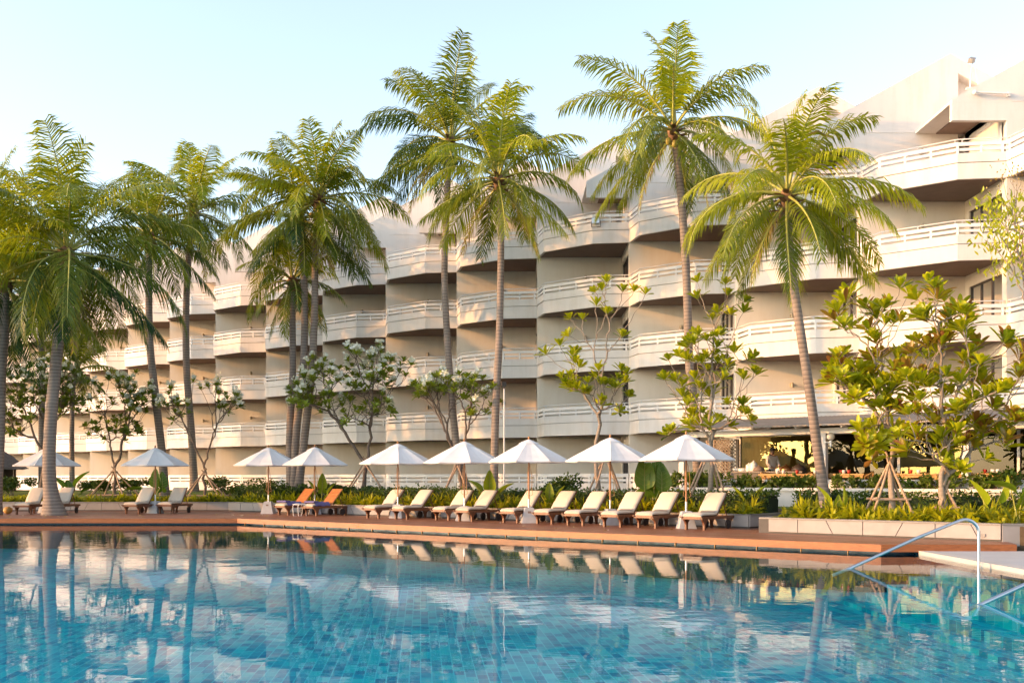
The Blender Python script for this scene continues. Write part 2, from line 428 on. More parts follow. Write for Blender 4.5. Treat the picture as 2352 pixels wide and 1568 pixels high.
ln = math.hypot(EXX - KX, EYY - KY); k = 0.5
# stone paving right of the pool
m = MB()
m.prism([(RX, 1.5), (40, 1.5), (40, EYY - .004), (RX, EYY - .004)], -.32, -.15, 0)
m.prism([(-40, -6), (40, -6), (40, 1.5), (-40, 1.5)], -.32, -.15, 0)
tag(m.build('stone_paving', PAVING), kind='structure')
m = MB()
m.prism([(RX - .03, 1.5), (RX + .32, 1.5), (RX + .32, EYY - .01), (RX - .03, EYY - .01)], -.26, -.142, 0)
tag(m.build('pool_coping', plain('pool_coping_stone', (.50, .47, .43), .6, .08, 3, .2, .004)), kind='structure')

def gdist(x, y): return max(x * NX + y * NY - WN, y - WY if x < WKX + 6 else -9)
def gz(x, y):
    d = min(1, max(0, gdist(x, y) / 9.0)); return .36 + .47 * d * d * (3 - 2 * d)
m = MB(); offs = [.08, 1, 2.2, 3.5, 4.6]
S1 = w1[0] * EX + w1[1] * EY
def strip_pts(o_):
    y = WY + o_; kx = (WN + o_ - NY * y) / NX
    d = min(1, max(0, o_ / 9.0)); z = .36 + .47 * d * d * (3 - 2 * d)
    q = W(S1 if o_ < 4.7 else 45, WN + o_)
    k2 = W(-30, WN + o_)
    return [(-60, y, z), (-30, y, z), (kx, y, z), (k2.x if k2.x > kx else kx + .5, k2.y if k2.x > kx else y, z), (q.x, q.y, z)]
offs += [4.75, 6, 7.5, 9, 12]
rows = [strip_pts(o_) for o_ in offs]
for i in range(len(rows) - 1):
    for j in range(4):
        m.add([rows[i][j], rows[i][j + 1], rows[i + 1][j + 1], rows[i + 1][j]], [(0, 1, 2, 3)], 1 if (j < 3 and 1 <= i <= 7) or (j == 3 and 3 <= i and rows[i][4][0] < 12) else 0)
m.prism([tuple(W(-12.8, 26.62)[:2]), tuple(W(30, 26.62)[:2]), tuple(W(30, 33.2)[:2]), tuple(W(-12.8, 33.2)[:2])], -.3, .36, 0)
tag(m.build('garden_ground', [SOIL, LAWN]), kind='structure')

# ------------------------------------------------------------------ planter walls of cut stone slabs
def slab_wall(m, a, b, z0, z1, seed, thick=.3, mat=0, back=2, plinth=True):
    rr = random.Random(seed); a = Vector((*a, 0)); b = Vector((*b, 0)); L = (b - a).length; u = (b - a) / L; nrm = Vector((u.y, -u.x, 0))
    if nrm.dot(Vector((0, -1, 0)) + Vector((-.5, 0, 0))) < 0: nrm = -nrm
    def pt(s, z, off): q = a + u * s + nrm * off; return (q.x, q.y, z)
    zb = z0 + (.05 if plinth else 0)
    q = [a, b, b - nrm * thick, a - nrm * thick]
    m.prism([(v.x, v.y) for v in q], z0, z1 - .04, back)
    s = 0; lo = hi = 0; i = 0
    while s < L - .05:
        wdt = rr.uniform(.7, .95); e = min(L, s + wdt); sl = (0, -.09, 0, .09)[i % 4] if e < L - .3 else 0
        if e > L - .3: e = L
        l2, h2 = e - sl, e + sl
        if e == L: l2 = h2 = L
        g = .011
        f = [pt(lo + g, zb, .03), pt(l2 - g, zb, .03), pt(h2 - g, z1 - .045, .03), pt(hi + g, z1 - .045, .03)]
        bk = [pt(lo + g, zb, .0), pt(l2 - g, zb, .0), pt(h2 - g, z1 - .045, .0), pt(hi + g, z1 - .045, .0)]
        m.add(f + bk, [(0, 1, 2, 3), (4, 5, 1, 0), (3, 2, 6, 7), (0, 3, 7, 4), (1, 5, 6, 2)], mat)
        lo, hi, s = l2, h2, e; i += 1
    q = [a + nrm * .05, b + nrm * .05, b - nrm * thick, a - nrm * thick]
    m.prism([(v.x, v.y) for v in q], z1 - .04, z1, 1)
m = MB()
slab_wall(m, (-36, WY), (WKX, WY), 0, .42, 1)
tag(m.build('planter_wall', [STONE, STONE_CAP, JOINT]), 'long grey stone planter wall behind the deck loungers beside the lawn', 'wall')
m = MB(); p0 = W(WKX * EX + WY * EY, WN)
slab_wall(m, (WKX, WY), w1, 0, .42, 2)
q = (w1[0] + NX * 4.2, w1[1] + NY * 4.2)
slab_wall(m, w1, q, 0, .42, 3)
tag(m.build('planter_wall', [STONE, STONE_CAP, JOINT]), 'stone planter wall running close behind the row of ten cushioned loungers', 'wall')
m = MB()
slab_wall(m, w2, w3, 0, .43, 5)
slab_wall(m, w3, (34, 24.3), -.148, .43, 6)
q = (w2[0] + NX * 5, w2[1] + NY * 5)
slab_wall(m, q, w2, 0, .43, 7)
tag(m.build('planter_wall', [STONE, STONE_CAP, JOINT]), 'sunlit pale stone planter wall with slanted joints beside the pool handrail', 'wall')

# ------------------------------------------------------------------ hotel
F0 = Vector((5.35, 47.7)); DFX, DFY = 4.12, -3.43
def FK(k): return Vector((F0.x + DFX * k, F0.y + DFY * k))
ZB = [3.5 + 2.92 * j for j in range(4)]      # undersides of the balconies
KMIN, KMAX = -13, 4
hotel = empty('hotel_building', (F0.x, F0.y, .3))
tag(hotel, 'cream hotel with stepped white balconies on four floors and gabled roofline', 'building')
off = Vector((-F0.x, -F0.y, -.3))
def hp(m, name, mats, k=None, z=0, **kw):
    o = m.build(name, mats, hotel, **kw)
    if k is not None: f = FK(k); o.location = (f.x - F0.x, f.y - F0.y, z - .3)
    return o
# sawtooth wall
m = MB()
for k in range(KMIN, KMAX + 1):
    f = FK(k) + off.to_2d(); x1 = f.x + DFX
    zt = 12.4 - .3; tp = 14.95 - .3
    m.box(((f.x + x1) / 2, f.y + .125, zt / 2), (x1 - f.x, .25, zt), 0)          # wall facing the pool
    yF = f.y + DFY
    m.box((x1 + .12, yF + .25 + .05, tp / 2), (.24, .10, tp), 1)                    # pier next to the corner
    m.box((x1 + .12, f.y - .18, tp / 2), (.24, .36, tp), 0)
    for j in range(5):
        z0 = (.58 if j == 0 else ZB[j - 1] + .2) - .3; z1 = ((ZB[j] + .2) if j < 4 else 14.95) - .3
        m.box((x1 + .12, (yF + .35 + f.y - .36) / 2, (z0 + 2.28 + z1) / 2), (.24, f.y - .36 - yF - .35, z1 - z0 - 2.28), 0)
a, b = FK(KMIN) + off.to_2d(), FK(KMAX + 1) + off.to_2d()
hp(m, 'facade_wall', [WALL_BEIGE, WALL_WHITE])
m = MB()
aw, bw = W(S_of(-400, 40) - 10, 51), W(25, 51)
for (p, q) in (((a.x - 2, a.y + 1), (a.x - 2 + 8, a.y + 11)), ((a.x + 6, a.y + 11), (b.x + 6, b.y + 11))):
    m.add([(p[0], p[1], 0), (q[0], q[1], 0), (q[0], q[1], 15), (p[0], p[1], 15)], [(0, 1, 2, 3)])
hp(m, 'rear_wall', WALL_WHITE)
# floor decks inside each bay are part of the balcony
pl = [(0, 0), (.27, -1.4), (2.46, -3.2), (DFX, DFY)]
def offset_poly(pl, d):                      # shift a polyline to its right-hand (outer) side by d
    out = []
    for i in range(len(pl)):
        ns = []
        for a_, b_ in ((i - 1, i), (i, i + 1)):
            if a_ < 0 or b_ >= len(pl): continue
            dx, dy = pl[b_][0] - pl[a_][0], pl[b_][1] - pl[a_][1]; L = math.hypot(dx, dy); ns.append((dy / L, -dx / L))
        nx = sum(q[0] for q in ns) / len(ns); ny = sum(q[1] for q in ns) / len(ns); l2 = nx * nx + ny * ny
        out.append((pl[i][0] + nx / l2 * d, pl[i][1] + ny / l2 * d))
    # keep the ends inside the bay so that neighbours butt without overlapping
    return out
def band(m, z0, z1, d0, d1, mat, pl_=None):
    A_ = offset_poly(pl_ or pl, d0); B_ = offset_poly(pl_ or pl, d1); n = len(A_)
    for i in range(n - 1):
        q = [A_[i], A_[i + 1], B_[i + 1], B_[i]]
        vs = [(x, y, z0) for x, y in q] + [(x, y, z1) for x, y in q]
        fs = [(0, 1, 2, 3), (7, 6, 5, 4), (1, 0, 4, 5), (3, 2, 6, 7)]
        if i == 0: fs.append((0, 3, 7, 4))
        if i == n - 2: fs.append((2, 1, 5, 6))
        m.add(vs, fs, mat)
# outer side is to the left of travel? make sure that positive distances go towards the pool
if offset_poly(pl, 1)[1][1] > pl[1][1]:
    _op = offset_poly
    def offset_poly(pl_, d): return _op(pl_, -d)
def short(pl_, a_, b_):
    q = [list(p) for p in pl_]
    dx, dy = q[1][0] - q[0][0], q[1][1] - q[0][1]; L = math.hypot(dx, dy); q[0] = [q[0][0] + dx / L * a_, q[0][1] + dy / L * a_]
    dx, dy = q[-2][0] - q[-1][0], q[-2][1] - q[-1][1]; L = math.hypot(dx, dy); q[-1] = [q[-1][0] + dx / L * b_, q[-1][1] + dy / L * b_]
    return [tuple(p) for p in q]
pls = short(pl, .02, .04)
def balcony_mesh():
    m = MB()
    inner = offset_poly(pls, -.13)
    poly = inner + [(DFX - .004, -.004), (.02, -.004)]
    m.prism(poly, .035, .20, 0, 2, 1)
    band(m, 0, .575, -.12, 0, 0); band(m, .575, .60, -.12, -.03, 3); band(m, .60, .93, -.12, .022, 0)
    return m
def rail_mesh(gap=0.0, hand=True):
    m = MB()
    band(m, 1.02, 1.12, -.085, -.015, 0); band(m, 1.20, 1.33, -.085, -.005, 0)
    pts = []
    q = offset_poly(pls, -.05)
    for i in range(3):
        a_, b_ = Vector(q[i]), Vector(q[i + 1]); n = (1, 3, 2)[i]
        for j in range(n): pts.append(a_.lerp(b_, (j + (.06 if i == 0 else .0)) / n))
    pts.append(Vector(q[0]).lerp(Vector(q[1]), .95)); pts.append(Vector(q[3]).lerp(Vector(q[2]), .05))
    for p in pts: m.box((p.x, p.y, 1.075), (.08, .08, .29), 0, R(-30))
    return m
def hand_mesh():
    m = MB(); q = offset_poly(pls, -.05)
    m.tube([(*p, 1.445) for p in q], .022, 6)
    for i in range(3):
        a_, b_ = Vector(q[i]), Vector(q[i + 1])
        for t in ((.1,), (.03, .5, .97), (.1, .9))[i]:
            p = a_.lerp(b_, t); m.tube([(p.x, p.y, 1.32), (p.x, p.y, 1.44)], .018, 6)
    return m
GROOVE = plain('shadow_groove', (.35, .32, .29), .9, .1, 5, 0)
FLOOR_T = plain('balcony_floor', (.52, .45, .38), .7, .1, 4, 0)
protos = {}
for k in range(KMIN, KMAX + 1):
    for j in range(4):
        if 'b' not in protos:
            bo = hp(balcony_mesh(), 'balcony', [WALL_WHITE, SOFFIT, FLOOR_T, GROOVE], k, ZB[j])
            rail_mesh().build('railing', RAIL_WHITE, bo); hand_mesh().build('handrail', ALU, bo)
            protos['b'] = bo
        else:
            c = copy_tree(protos['b'], hotel); f = FK(k); c.location = (f.x - F0.x, f.y - F0.y, ZB[j] - .3)
# ground floor terraces
def terrace_mesh():
    m = MB(); q = short([(0, 0), (.3, -1.2), (2.4, -2.85), (DFX, DFY)], .02, .04)
    band(m, .0, .98, -.14, 0, 0, q); band(m, 1.06, 1.17, -.1, -.02, 1, q); band(m, 1.26, 1.42, -.1, -.01, 1, q)
    for i in range(3):
        for t in (.04, .5, .96):
            p = Vector(q[i]).lerp(Vector(q[i + 1]), t) + Vector((.03, .05)); m.box((p.x, p.y, 1.12), (.1, .07, .28), 1, R(-30))
    m.prism(q + [(DFX - .01, -.01), (.01, -.01)], 0.02, .28, 2)
    return m
for k in range(KMIN, KMAX + 1):
    if k > 1: continue
    if 't' not in protos: protos['t'] = hp(terrace_mesh(), 'terrace_railing', [WALL_WHITE, RAIL_WHITE, FLOOR_T], k, .3)
    else:
        c = copy_tree(protos['t'], hotel); f = FK(k); c.location = (f.x - F0.x, f.y - F0.y, 0)
# windows on the walls facing the sun
def window_mesh():
    m = MB(); y0, y1 = DFY + .35, -.36; x = DFX + .10; H = 2.27
    for y in (y0, y0 + (y1 - y0) / 3, y0 + (y1 - y0) * 2 / 3, y1 - .06): m.box((x, y + .03, H / 2 + .02), (.09, .06, H))
    m.box((x, (y0 + y1) / 2, H - .0), (.11, y1 - y0 - .02, .07)); m.box((x, (y0 + y1) / 2, .06), (.11, y1 - y0 - .02, .07))
    return m
def pane_mesh():
    m = MB(); y0, y1 = DFY + .37, -.38; x = DFX + .10
    m.add([(x, y0, .08), (x, y1, .08), (x, y1, 2.24), (x, y0, 2.24)], [(0, 1, 2, 3)]); return m
def curtain_mesh(a_, b_):
    m = MB(); n = 36; x = DFX + .26; y0, y1 = DFY + .37 + a_, -.38 - b_
    vs = []; fs = []
    for i in range(n + 1):
        y = y0 + (y1 - y0) * i / n; xx = x + .04 * math.sin(i * 1.9) + .02 * math.sin(i * .7)
        vs += [(xx, y, .06), (xx, y, 2.26)]
        if i: fs.append((2 * i - 2, 2 * i, 2 * i + 1, 2 * i - 1))
    m.add(vs, fs, 0, .5, True)
    return m
wp = {}
for k in range(KMIN, KMAX + 1):
    f = FK(k)
    for j in range(5):
        v = (k * 3 + j * 5) % 3; z = (.58 if j == 0 else ZB[j - 1] + .2)
        if v not in wp:
            wo_ = hp(window_mesh(), 'window', FRAME, k, z); pane_mesh().build('pane', GLASS, wo_)
            curtain_mesh(*((.0, 1.2), (.0, .55), (.0, 1.7))[v]).build('curtain', CURTAIN, wo_); wp[v] = wo_
        else:
            c = copy_tree(wp[v], hotel); c.location = (f.x - F0.x, f.y - F0.y, z - .3)
# room back partitions so that the rooms read dark
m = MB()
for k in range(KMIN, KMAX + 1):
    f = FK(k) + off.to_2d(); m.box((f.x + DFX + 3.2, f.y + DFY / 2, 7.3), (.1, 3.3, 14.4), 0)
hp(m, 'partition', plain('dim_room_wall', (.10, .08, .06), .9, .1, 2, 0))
# wall lamps
def lamp_mesh():
    m = MB(); x, z = 2.35, 1.75
    m.box((x, -.03, z), (.10, .05, .12)); m.tube([(x, -.06, z), (x, -.16, z)], .02, 6)
    m.tube([(x, -.2, z - .13), (x, -.2, z + .08)], .065, 10); return m
LAMP = plain('lamp_bronze', (.45, .36, .24), .45, .1, 9, 0)
for k in range(KMIN, KMAX + 1):
    for j in range(4):
        if 'l' not in protos: protos['l'] = hp(lamp_mesh(), 'wall_lamp', LAMP, k, ZB[j] + .2)
        else:
            c = copy_tree(protos['l'], hotel); f = FK(k); c.location = (f.x - F0.x, f.y - F0.y, ZB[j] + .2 - .3)
# gables: z is absolute, x relative to the bay corner
def gable_mesh():
    m = MB(); T = -1.95; zt = 15.06; zp = 18.1; xp = 3.55; xe = 9.05; sl = (zp - zt) / (xp - T); z0 = 14.95; xr = 3.85
    dep = 9.0
    zs = lambda x: zp - sl * abs(x - xp)
    m.prism_xz([(0, 12.4), (0, z0), (T, z0), (T, zt), (xp, zp), (xr, zs(xr)), (xr, 12.4)], 0, dep, 0)
    m.prism_xz([(xr, zs(xr) - .62), (xr, zs(xr)), (xe, zt), (xe, zt - .62)], .003, .5, 0)
    m.prism_xz([(xr + .003, 12.4), (xr + .003, zs(xr) - .004), (xe, zt - .004), (xe, 12.4)], .5, dep - .01, 0)
    m.box((T / 2, .11, (14.3 + z0) / 2), (-T, .22, z0 - 14.3 - .004), 0)
    m.box((-.62, 1.9, z0 - .02), (1.1, 2.9, .036), 1)
    m.box((2.0, -.008, 15.0), (3.7, .016, .03), 0)
    return m
for k in range(KMIN, KMAX + 2):
    if 'g' not in protos: protos['g'] = hp(gable_mesh(), 'gable', [WALL_WHITE, SOFFIT], k, 0)
    else:
        c = copy_tree(protos['g'], hotel); f = FK(k); c.location = (f.x - F0.x, f.y - F0.y, -.3)

# ------------------------------------------------------------------ coconut palms
def resample(pts, n):
    pts = [Vector(p) for p in pts]; out = []
    m = len(pts) - 1
    def cr(t):
        i = min(int(t), m - 1); u = t - i
        p0, p1, p2, p3 = pts[max(i - 1, 0)], pts[i], pts[i + 1], pts[min(i + 2, m)]
        return .5 * ((2 * p1) + (p2 - p0) * u + (2 * p0 - 5 * p1 + 4 * p2 - p3) * u * u + (3 * p1 - p0 - 3 * p2 + p3) * u ** 3)
    return [cr(m * i / n) for i in range(n + 1)]
def frond(mb, rg, c, az, el, L, bend, tint, lmax=.95, droop=.8, roll=0.0, tatter=0.0, start=.16):
    n = 12; t = np.linspace(0, 1, n + 1); e = el - bend * t ** 1.35; azs = az + rg.normal(0, .10) * t * 1.5
    d = np.stack([np.cos(e) * np.cos(azs), np.cos(e) * np.sin(azs), np.sin(e)], 1)
    pts = np.zeros((n + 1, 3)); pts[0] = c; pts[1:] = np.array(c) + np.cumsum(d[:-1] * (L / n), 0)
    mb.tube([tuple(p) for p in pts], [.05 * (1 - .9 * q) + .004 for q in t], 4, 1, .5, False)
    m = int(L / .062); ti = np.linspace(start, .995, m)
    for sgn in (-1, 1):
        tt = ti + rg.normal(0, .004, m); tt = np.clip(tt, 0, .999)
        if tatter: 
            keep = rg.random(m) > tatter * (.3 + .7 * (np.sin(tt * 17 + rg.random() * 6) > .2)); tt = tt[keep]
        k = len(tt)
        if k == 0: continue
        p = np.stack([np.interp(tt, t, pts[:, j]) for j in range(3)], 1)
        T = np.stack([np.interp(tt, t, d[:, j]) for j in range(3)], 1); T /= np.linalg.norm(T, axis=1)[:, None]
        S = np.array([-math.sin(az), math.cos(az), 0.0]); U = np.cross(S[None], T) * -1
        U = np.cross(T, np.broadcast_to(S, T.shape)); U /= np.linalg.norm(U, axis=1)[:, None]
        cr_, sr_ = math.cos(roll), math.sin(roll)
        Sv = S[None] * cr_ + U * sr_; Uv = U * cr_ - S[None] * sr_
        prof = np.minimum(1, .42 + 2.2 * (tt - start)) * (1 - .62 * np.clip((tt - .45) / .55, 0, 1) ** 1.5)
        l = lmax * prof * rg.uniform(.85, 1.1, k)
        dir0 = T * (.45 + .45 * tt[:, None]) + Sv * sgn * .85 + Uv * .22 + rg.normal(0, .09, (k, 3))
        dir0 /= np.linalg.norm(dir0, axis=1)[:, None]
        g = (droop * rg.uniform(.6, 1.4, k))[:, None]
        d1 = dir0 + np.array([0, 0, -1.0]) * g * .35; d1 /= np.linalg.norm(d1, axis=1)[:, None]
        d2 = d1 + np.array([0, 0, -1.0]) * g * .75; d2 /= np.linalg.norm(d2, axis=1)[:, None]
        mid = p + d1 * (l * .5)[:, None]; tip = mid + d2 * (l * .5)[:, None]
        w = T * .032
        vs = np.stack([p - w * .6, p + w * .6, mid + w, mid - w, tip], 1).reshape(-1, 3)
        fs = []; ts = []
        jit = np.clip(tint + rg.normal(0, .05, k), 0, 1)
        for i in range(k):
            b = i * 5; fs += [(b, b + 1, b + 2, b + 3), (b + 3, b + 2, b + 4)]; ts += [jit[i], jit[i]]
        mb.add(vs.tolist(), fs, 0, ts)
def palm(name_label, trunk, seed, L=4.3, nf=27, r0=.16, flare=1.6, yellow=0.0, nuts=0, spread=1.0, lift=0.0, tatter=.05, dead=2, lean=(0, 0), fr=None, group='coconut palms by the pool'):
    rg = np.random.default_rng(seed)
    base = Vector(trunk[0]); root = empty('coconut_palm', base)
    tag(root, name_label, 'palm tree', group)
    pts = [p - base for p in resample(trunk, 22)]
    Lt = pts[-1].length; rad = []
    for i, p in enumerate(pts):
        h = p.z; q = i / 22
        rad.append(r0 * (1.08 - .3 * q) + r0 * (flare - 1) * math.exp(-h / .45))
    m = MB(); pts[0].z -= .15; m.tube(pts, rad, 12); m.build('trunk', PALM_BARK, root)
    c = pts[-1] + Vector((0, 0, .1)); m = MB()
    for i in range(nf):
        f = i / (nf - 1); az = i * 2.39996 + rg.normal(0, .22)
        el = R(86 - 128 * f ** .85 * spread + lift) + rg.normal(0, .10)
        bend = R(18 + 72 * math.sin(PI * min(1, f * .95 + .08))) * rg.uniform(.75, 1.25)
        ll = L * (.86 + .17 * math.sin(PI * f)) * rg.uniform(.88, 1.08)
        tint = np.clip(.62 - .42 * f + rg.normal(0, .19) + yellow + .06, .02, .86)  # yellow varies leaf colour per palm; negative paints in the left palms' shade
        frond(m, rg, (c.x + .1 * math.cos(az), c.y + .1 * math.sin(az), c.z - .35 * f), az, el, ll, bend, tint, 1.25 * L / 4.3, .85 + .9 * f, rg.normal(0, .35), tatter)
    for i in range(dead):
        az = rg.uniform(0, 2 * PI)
        frond(m, rg, (c.x, c.y, c.z - .45), az, R(-48) + rg.normal(0, .15), L * .75, R(38), .97, .8, 1.2, 0, .35)
    for (az, el, ll, bend, tint) in (fr or []):
        frond(m, rg, tuple(c - Vector((0, 0, .2))), R(az), R(el), ll, R(bend), tint, .95, .9, rg.normal(0, .2), tatter)
    m.build('crown', [PALM_LEAF, RACHIS], root)
    m = MB()
    for i in range(16):                      # old leaf bases and fibre
        az = i * 2.4 + rg.normal(0, .2); p0 = c + Vector((0, 0, -.75 + .035 * i)); up = rg.uniform(.2, .5)
        dr = Vector((math.cos(az), math.sin(az), 0))
        m.leaf(p0 + dr * r0 * .7, dr * .8 + Vector((0, 0, up)), Vector((0, 0, 1)) - dr * .3, rg.uniform(.35, .6), .2, (1, .8, .5), .2, .3, 0)
    m.ball(c + Vector((0, 0, -.35)), (r0 * 1.5, r0 * 1.5, .45), 0)
    m.build('leaf_bases', FIBRE, root)
    for i in range(nuts):
        az = rg.uniform(0, 2 * PI); q = MB(); q.ball((0, 0, 0), (.125, .125, .15)); o = q.build('coconut', NUT, root)
        o.location = c + Vector((math.cos(az) * rg.uniform(.25, .5), math.sin(az) * rg.uniform(.25, .5), -.55 - rg.uniform(0, .4)))
    return root
def tr(d, pts, base=None, dz=None):
    out = [P(x, y, d) for x, y in pts]
    if base is not None: out[0] = Vector((out[0].x, out[0].y, base))
    return out
SKIP = False
if not SKIP:
    palm('tall leaning coconut palm growing through the deck, its flared foot between two loungers', tr(42.6, [(125, 1182), (113, 1090), (117, 960), (130, 820), (142, 700), (152, 575)], 0), 11, 5.8, 32, .25, 2.2, -.14, 0, 1.05, 2, .12, 2)
    palm('coconut palm cut by the frame edge with a ringed dark trunk and heavy crown', tr(43.2, [(-12, 1176), (-2, 1000), (2, 860), (10, 760), (12, 640)], 0), 12, 5.4, 28, .22, 1.4, -.16, 3, 1.05, 0, .1, 1)
    palm('slender coconut palm with green nuts and a high open crown over the bare frangipani', tr(56, [(447, 1128), (440, 1000), (428, 830), (430, 640), (446, 483)], .6), 13, 4.6, 26, .20, 1.5, .02, 7, 1.0, 4, .06, 2)
    palm('coconut palm with thin curved trunk, its dense dark crown half hidden by the deck palm', tr(53, [(379, 1138), (372, 1040), (356, 900), (344, 780), (342, 620), (345, 535)], .55), 14, 4.5, 24, .20, 1.4, -.14, 0, 1.0, 3, .06, 1)
    palm('low palm of the three grown together, brownish crown under the other two', tr(48.9, [(668, 1134), (665, 1010), (672, 860), (672, 740), (672, 640)], .45), 15, 3.0, 18, .17, 1.5, .0, 0, 1.1, -8, .25, 3)
    palm('middle palm of the three grown together, its crown reaching out over the others', tr(48.7, [(676, 1134), (680, 1000), (696, 850), (700, 700), (694, 560), (690, 500)], .45), 16, 4.4, 24, .18, 1.6, -.03, 0, 1.0, 0, .08, 2)
    palm('tallest palm of the three grown together, pale straight trunk and sunlit crown', tr(48.2, [(682, 1134), (700, 1000), (716, 850), (723, 700), (724, 600), (732, 452)], .45), 17, 4.3, 28, .18, 1.6, .08, 4, 1.0, 2, .06, 2)
    palm('very tall coconut palm with the thin trunk passing behind the smaller frangipani', tr(46, [(1078, 1120), (1058, 1080), (1043, 974), (1031, 833), (1021, 640), (1026, 480), (1034, 318)], .75), 18, 4.6, 26, .16, 1.8, -.06, 0, .95, 6, .08, 2)
    palm('straight dark trunked coconut palm with a slim white pipe beside its trunk', tr(42, [(1134, 1112), (1138, 954), (1146, 793), (1150, 632), (1150, 500), (1145, 405)], .55), 19, 4.2, 28, .15, 1.3, .06, 0, 1.03, 2, .05, 2)
    palm('tall pale trunked palm rising behind the tree of large rosettes, orange nuts at its crown', tr(39.8, [(1606, 1118), (1591, 904), (1583, 832), (1577, 640), (1566, 470), (1556, 371), (1546, 292)], .85), 20, 4.4, 28, .165, 1.3, .06, 5, 1.0, 2, .08, 2)
    palm('slanting coconut palm in front of the restaurant with broad sunlit yellow green fronds', tr(32, [(1900, 1172), (1877, 1027), (1859, 895), (1839, 764), (1820, 632), (1812, 540), (1808, 440)], .34), 21, 3.85, 30, .15, 1.5, .20, 0, 1.04, 2, .03, 1)
    palm('dark thin palm in the shaded garden behind the deck palm', tr(58, [(97, 1110), (96, 960), (96, 800), (90, 690)], .6), 22, 4.4, 20, .18, 1.3, -.12, 0, 1.05, 0, .1, 2)
    palm('young short palm with small arching fronds behind the white flowering trees', tr(57, [(166, 1115), (165, 1000), (168, 900), (176, 845)], .6), 23, 2.6, 15, .13, 1.3, .02, 0, .9, 5, .08, 1)
    palm('palm standing at the picture edge with fronds reaching in above the thatched hut', tr(57, [(-40, 1110), (-36, 900), (-30, 700), (-20, 500)], .6), 25, 4.8, 22, .2, 1.3, -.06, 0, 1.0, 0, .08, 1)

# ------------------------------------------------------------------ branching trees
def unit(v): return v.normalized() if v.length > 1e-9 else Vector((0, 0, 1))
def grow(mb, tips, base, rtip, rr, trunk_frac=.4, up=.18, sides=6, pw=.45, first=None):
    """tubes from base out to the tips, forking on the way; returns the end direction of every tip"""
    dirs = {}
    def seg(a, b, r1, r2, ctrl):
        pts = []; n = 5; wob = (b - a).length * .05
        for i in range(n + 1):
            t = i / n; p = a * (1 - t) ** 2 + ctrl * 2 * t * (1 - t) + b * t * t
            if 0 < i < n: p = p + Vector((rr.uniform(-wob, wob), rr.uniform(-wob, wob), rr.uniform(-wob, wob)))
            pts.append(p)
        mb.tube(pts, [r1 + (r2 - r1) * i / n for i in range(n + 1)], sides, 0, .5, False)
        return unit(pts[-1] - pts[-2])
    def rec(node, ids, r_in, depth):
        if len(ids) == 1:
            b = tips[ids[0]]; L = (b - node).length
            c = node.lerp(b, .55) - Vector((0, 0, L * up))
            dirs[ids[0]] = seg(node, b, min(r_in, rtip * 1.6), rtip * .8, c); return
        cen = sum((tips[i] for i in ids), Vector()) / len(ids)
        f = trunk_frac if depth == 0 else rr.uniform(.28, .5)
        nx = node.lerp(cen, f)
        low = min(tips[i].z for i in ids)
        if nx.z > low - .1: nx.z = max(node.z + .05, min(nx.z, low - .1)) if low - .1 > node.z + .05 else node.z + (nx.z - node.z) * .4
        if depth == 0 and first is not None: nx = Vector(first)
        r = rtip * len(ids) ** pw
        L = (nx - node).length
        seg(node, nx, r_in if depth else r * 1.35, r, node.lerp(nx, .5) + Vector((rr.uniform(-.08, .08) * L, rr.uniform(-.08, .08) * L, -.05 * L if depth else 0)))
        a = max(ids, key=lambda i: (tips[i] - cen).length); b = max(ids, key=lambda i: (tips[i] - tips[a]).length)
        A = [i for i in ids if (tips[i] - tips[a]).length <= (tips[i] - tips[b]).length]; B = [i for i in ids if i not in A]
        for g in (A, B):
            if g: rec(nx, g, min(r, rtip * len(g) ** pw * 1.15), depth + 1)
    rec(Vector(base), list(range(len(tips))), rtip * len(tips) ** pw * 1.2, 0)
    return dirs
def rosette(mb, rr, p, d, n, L, wid, prof, open_=.9, tint=.5, tv=.2, curl=.35, fold=.14, red=0.0):
    d = unit(d * .55 + Vector((0, 0, .6))); a = unit(d.orthogonal()); b = d.cross(a); ph = rr.uniform(0, 6.28)
    for i in range(n):
        an = ph + i * 2.399; f = i / max(1, n - 1)
        out = a * math.cos(an) + b * math.sin(an)
        ang = .10 + open_ * (.18 + .85 * f) + rr.uniform(-.15, .15)
        t = d * math.cos(ang) + out * math.sin(ang)
        nor = d * math.sin(ang) - out * math.cos(ang)
        tn = min(.88, max(0, tint + rr.uniform(-tv, tv) + .18 * (1 - f)))
        if rr.random() < red: tn = rr.uniform(.93, 1)
        mb.leaf(p - d * .06 * f, t, nor, L * rr.uniform(.75, 1.1) * (.7 + .4 * f), wid * rr.uniform(.85, 1.1), prof, fold, curl * rr.uniform(.4, 1.5), 0, tn)
OB = (.32, .62, .95, 1.0, .62)
LAN = (.45, .9, 1.0, .7)
def rosette_tree(label, tips, base, seed, L=.27, wid=.115, n=(8, 13), tint=.5, rtip=.022, red=0.0, first=None, pw=.42, trunk_frac=.4):
    rr = random.Random(seed); base = Vector(base); root = empty('rosette_tree', base)
    tag(root, label, 'tree')
    tips = [Vector(p) - base for p in tips]
    m = MB(); ds = grow(m, tips, (0, 0, -.1), rtip, rr, trunk_frac, .12, 7, pw, None if first is None else Vector(first) - base)
    m.build('trunk', TREE_BARK, root)
    m = MB()
    for i, p in enumerate(tips):
        rosette(m, rr, p, ds[i], rr.randint(*n), L * rr.uniform(.8, 1.2), wid, OB, 1.05, tint + rr.uniform(-.25, .2), .27, .10, .22, red * rr.choice([0, 0, 1, 3]))
    m.build('crown', BIGLEAF, root)
    return root
def tipset(lst, conv, d, rr, depth): return [P(*conv(x, y), d + rr.uniform(-depth, depth)) for x, y in lst]
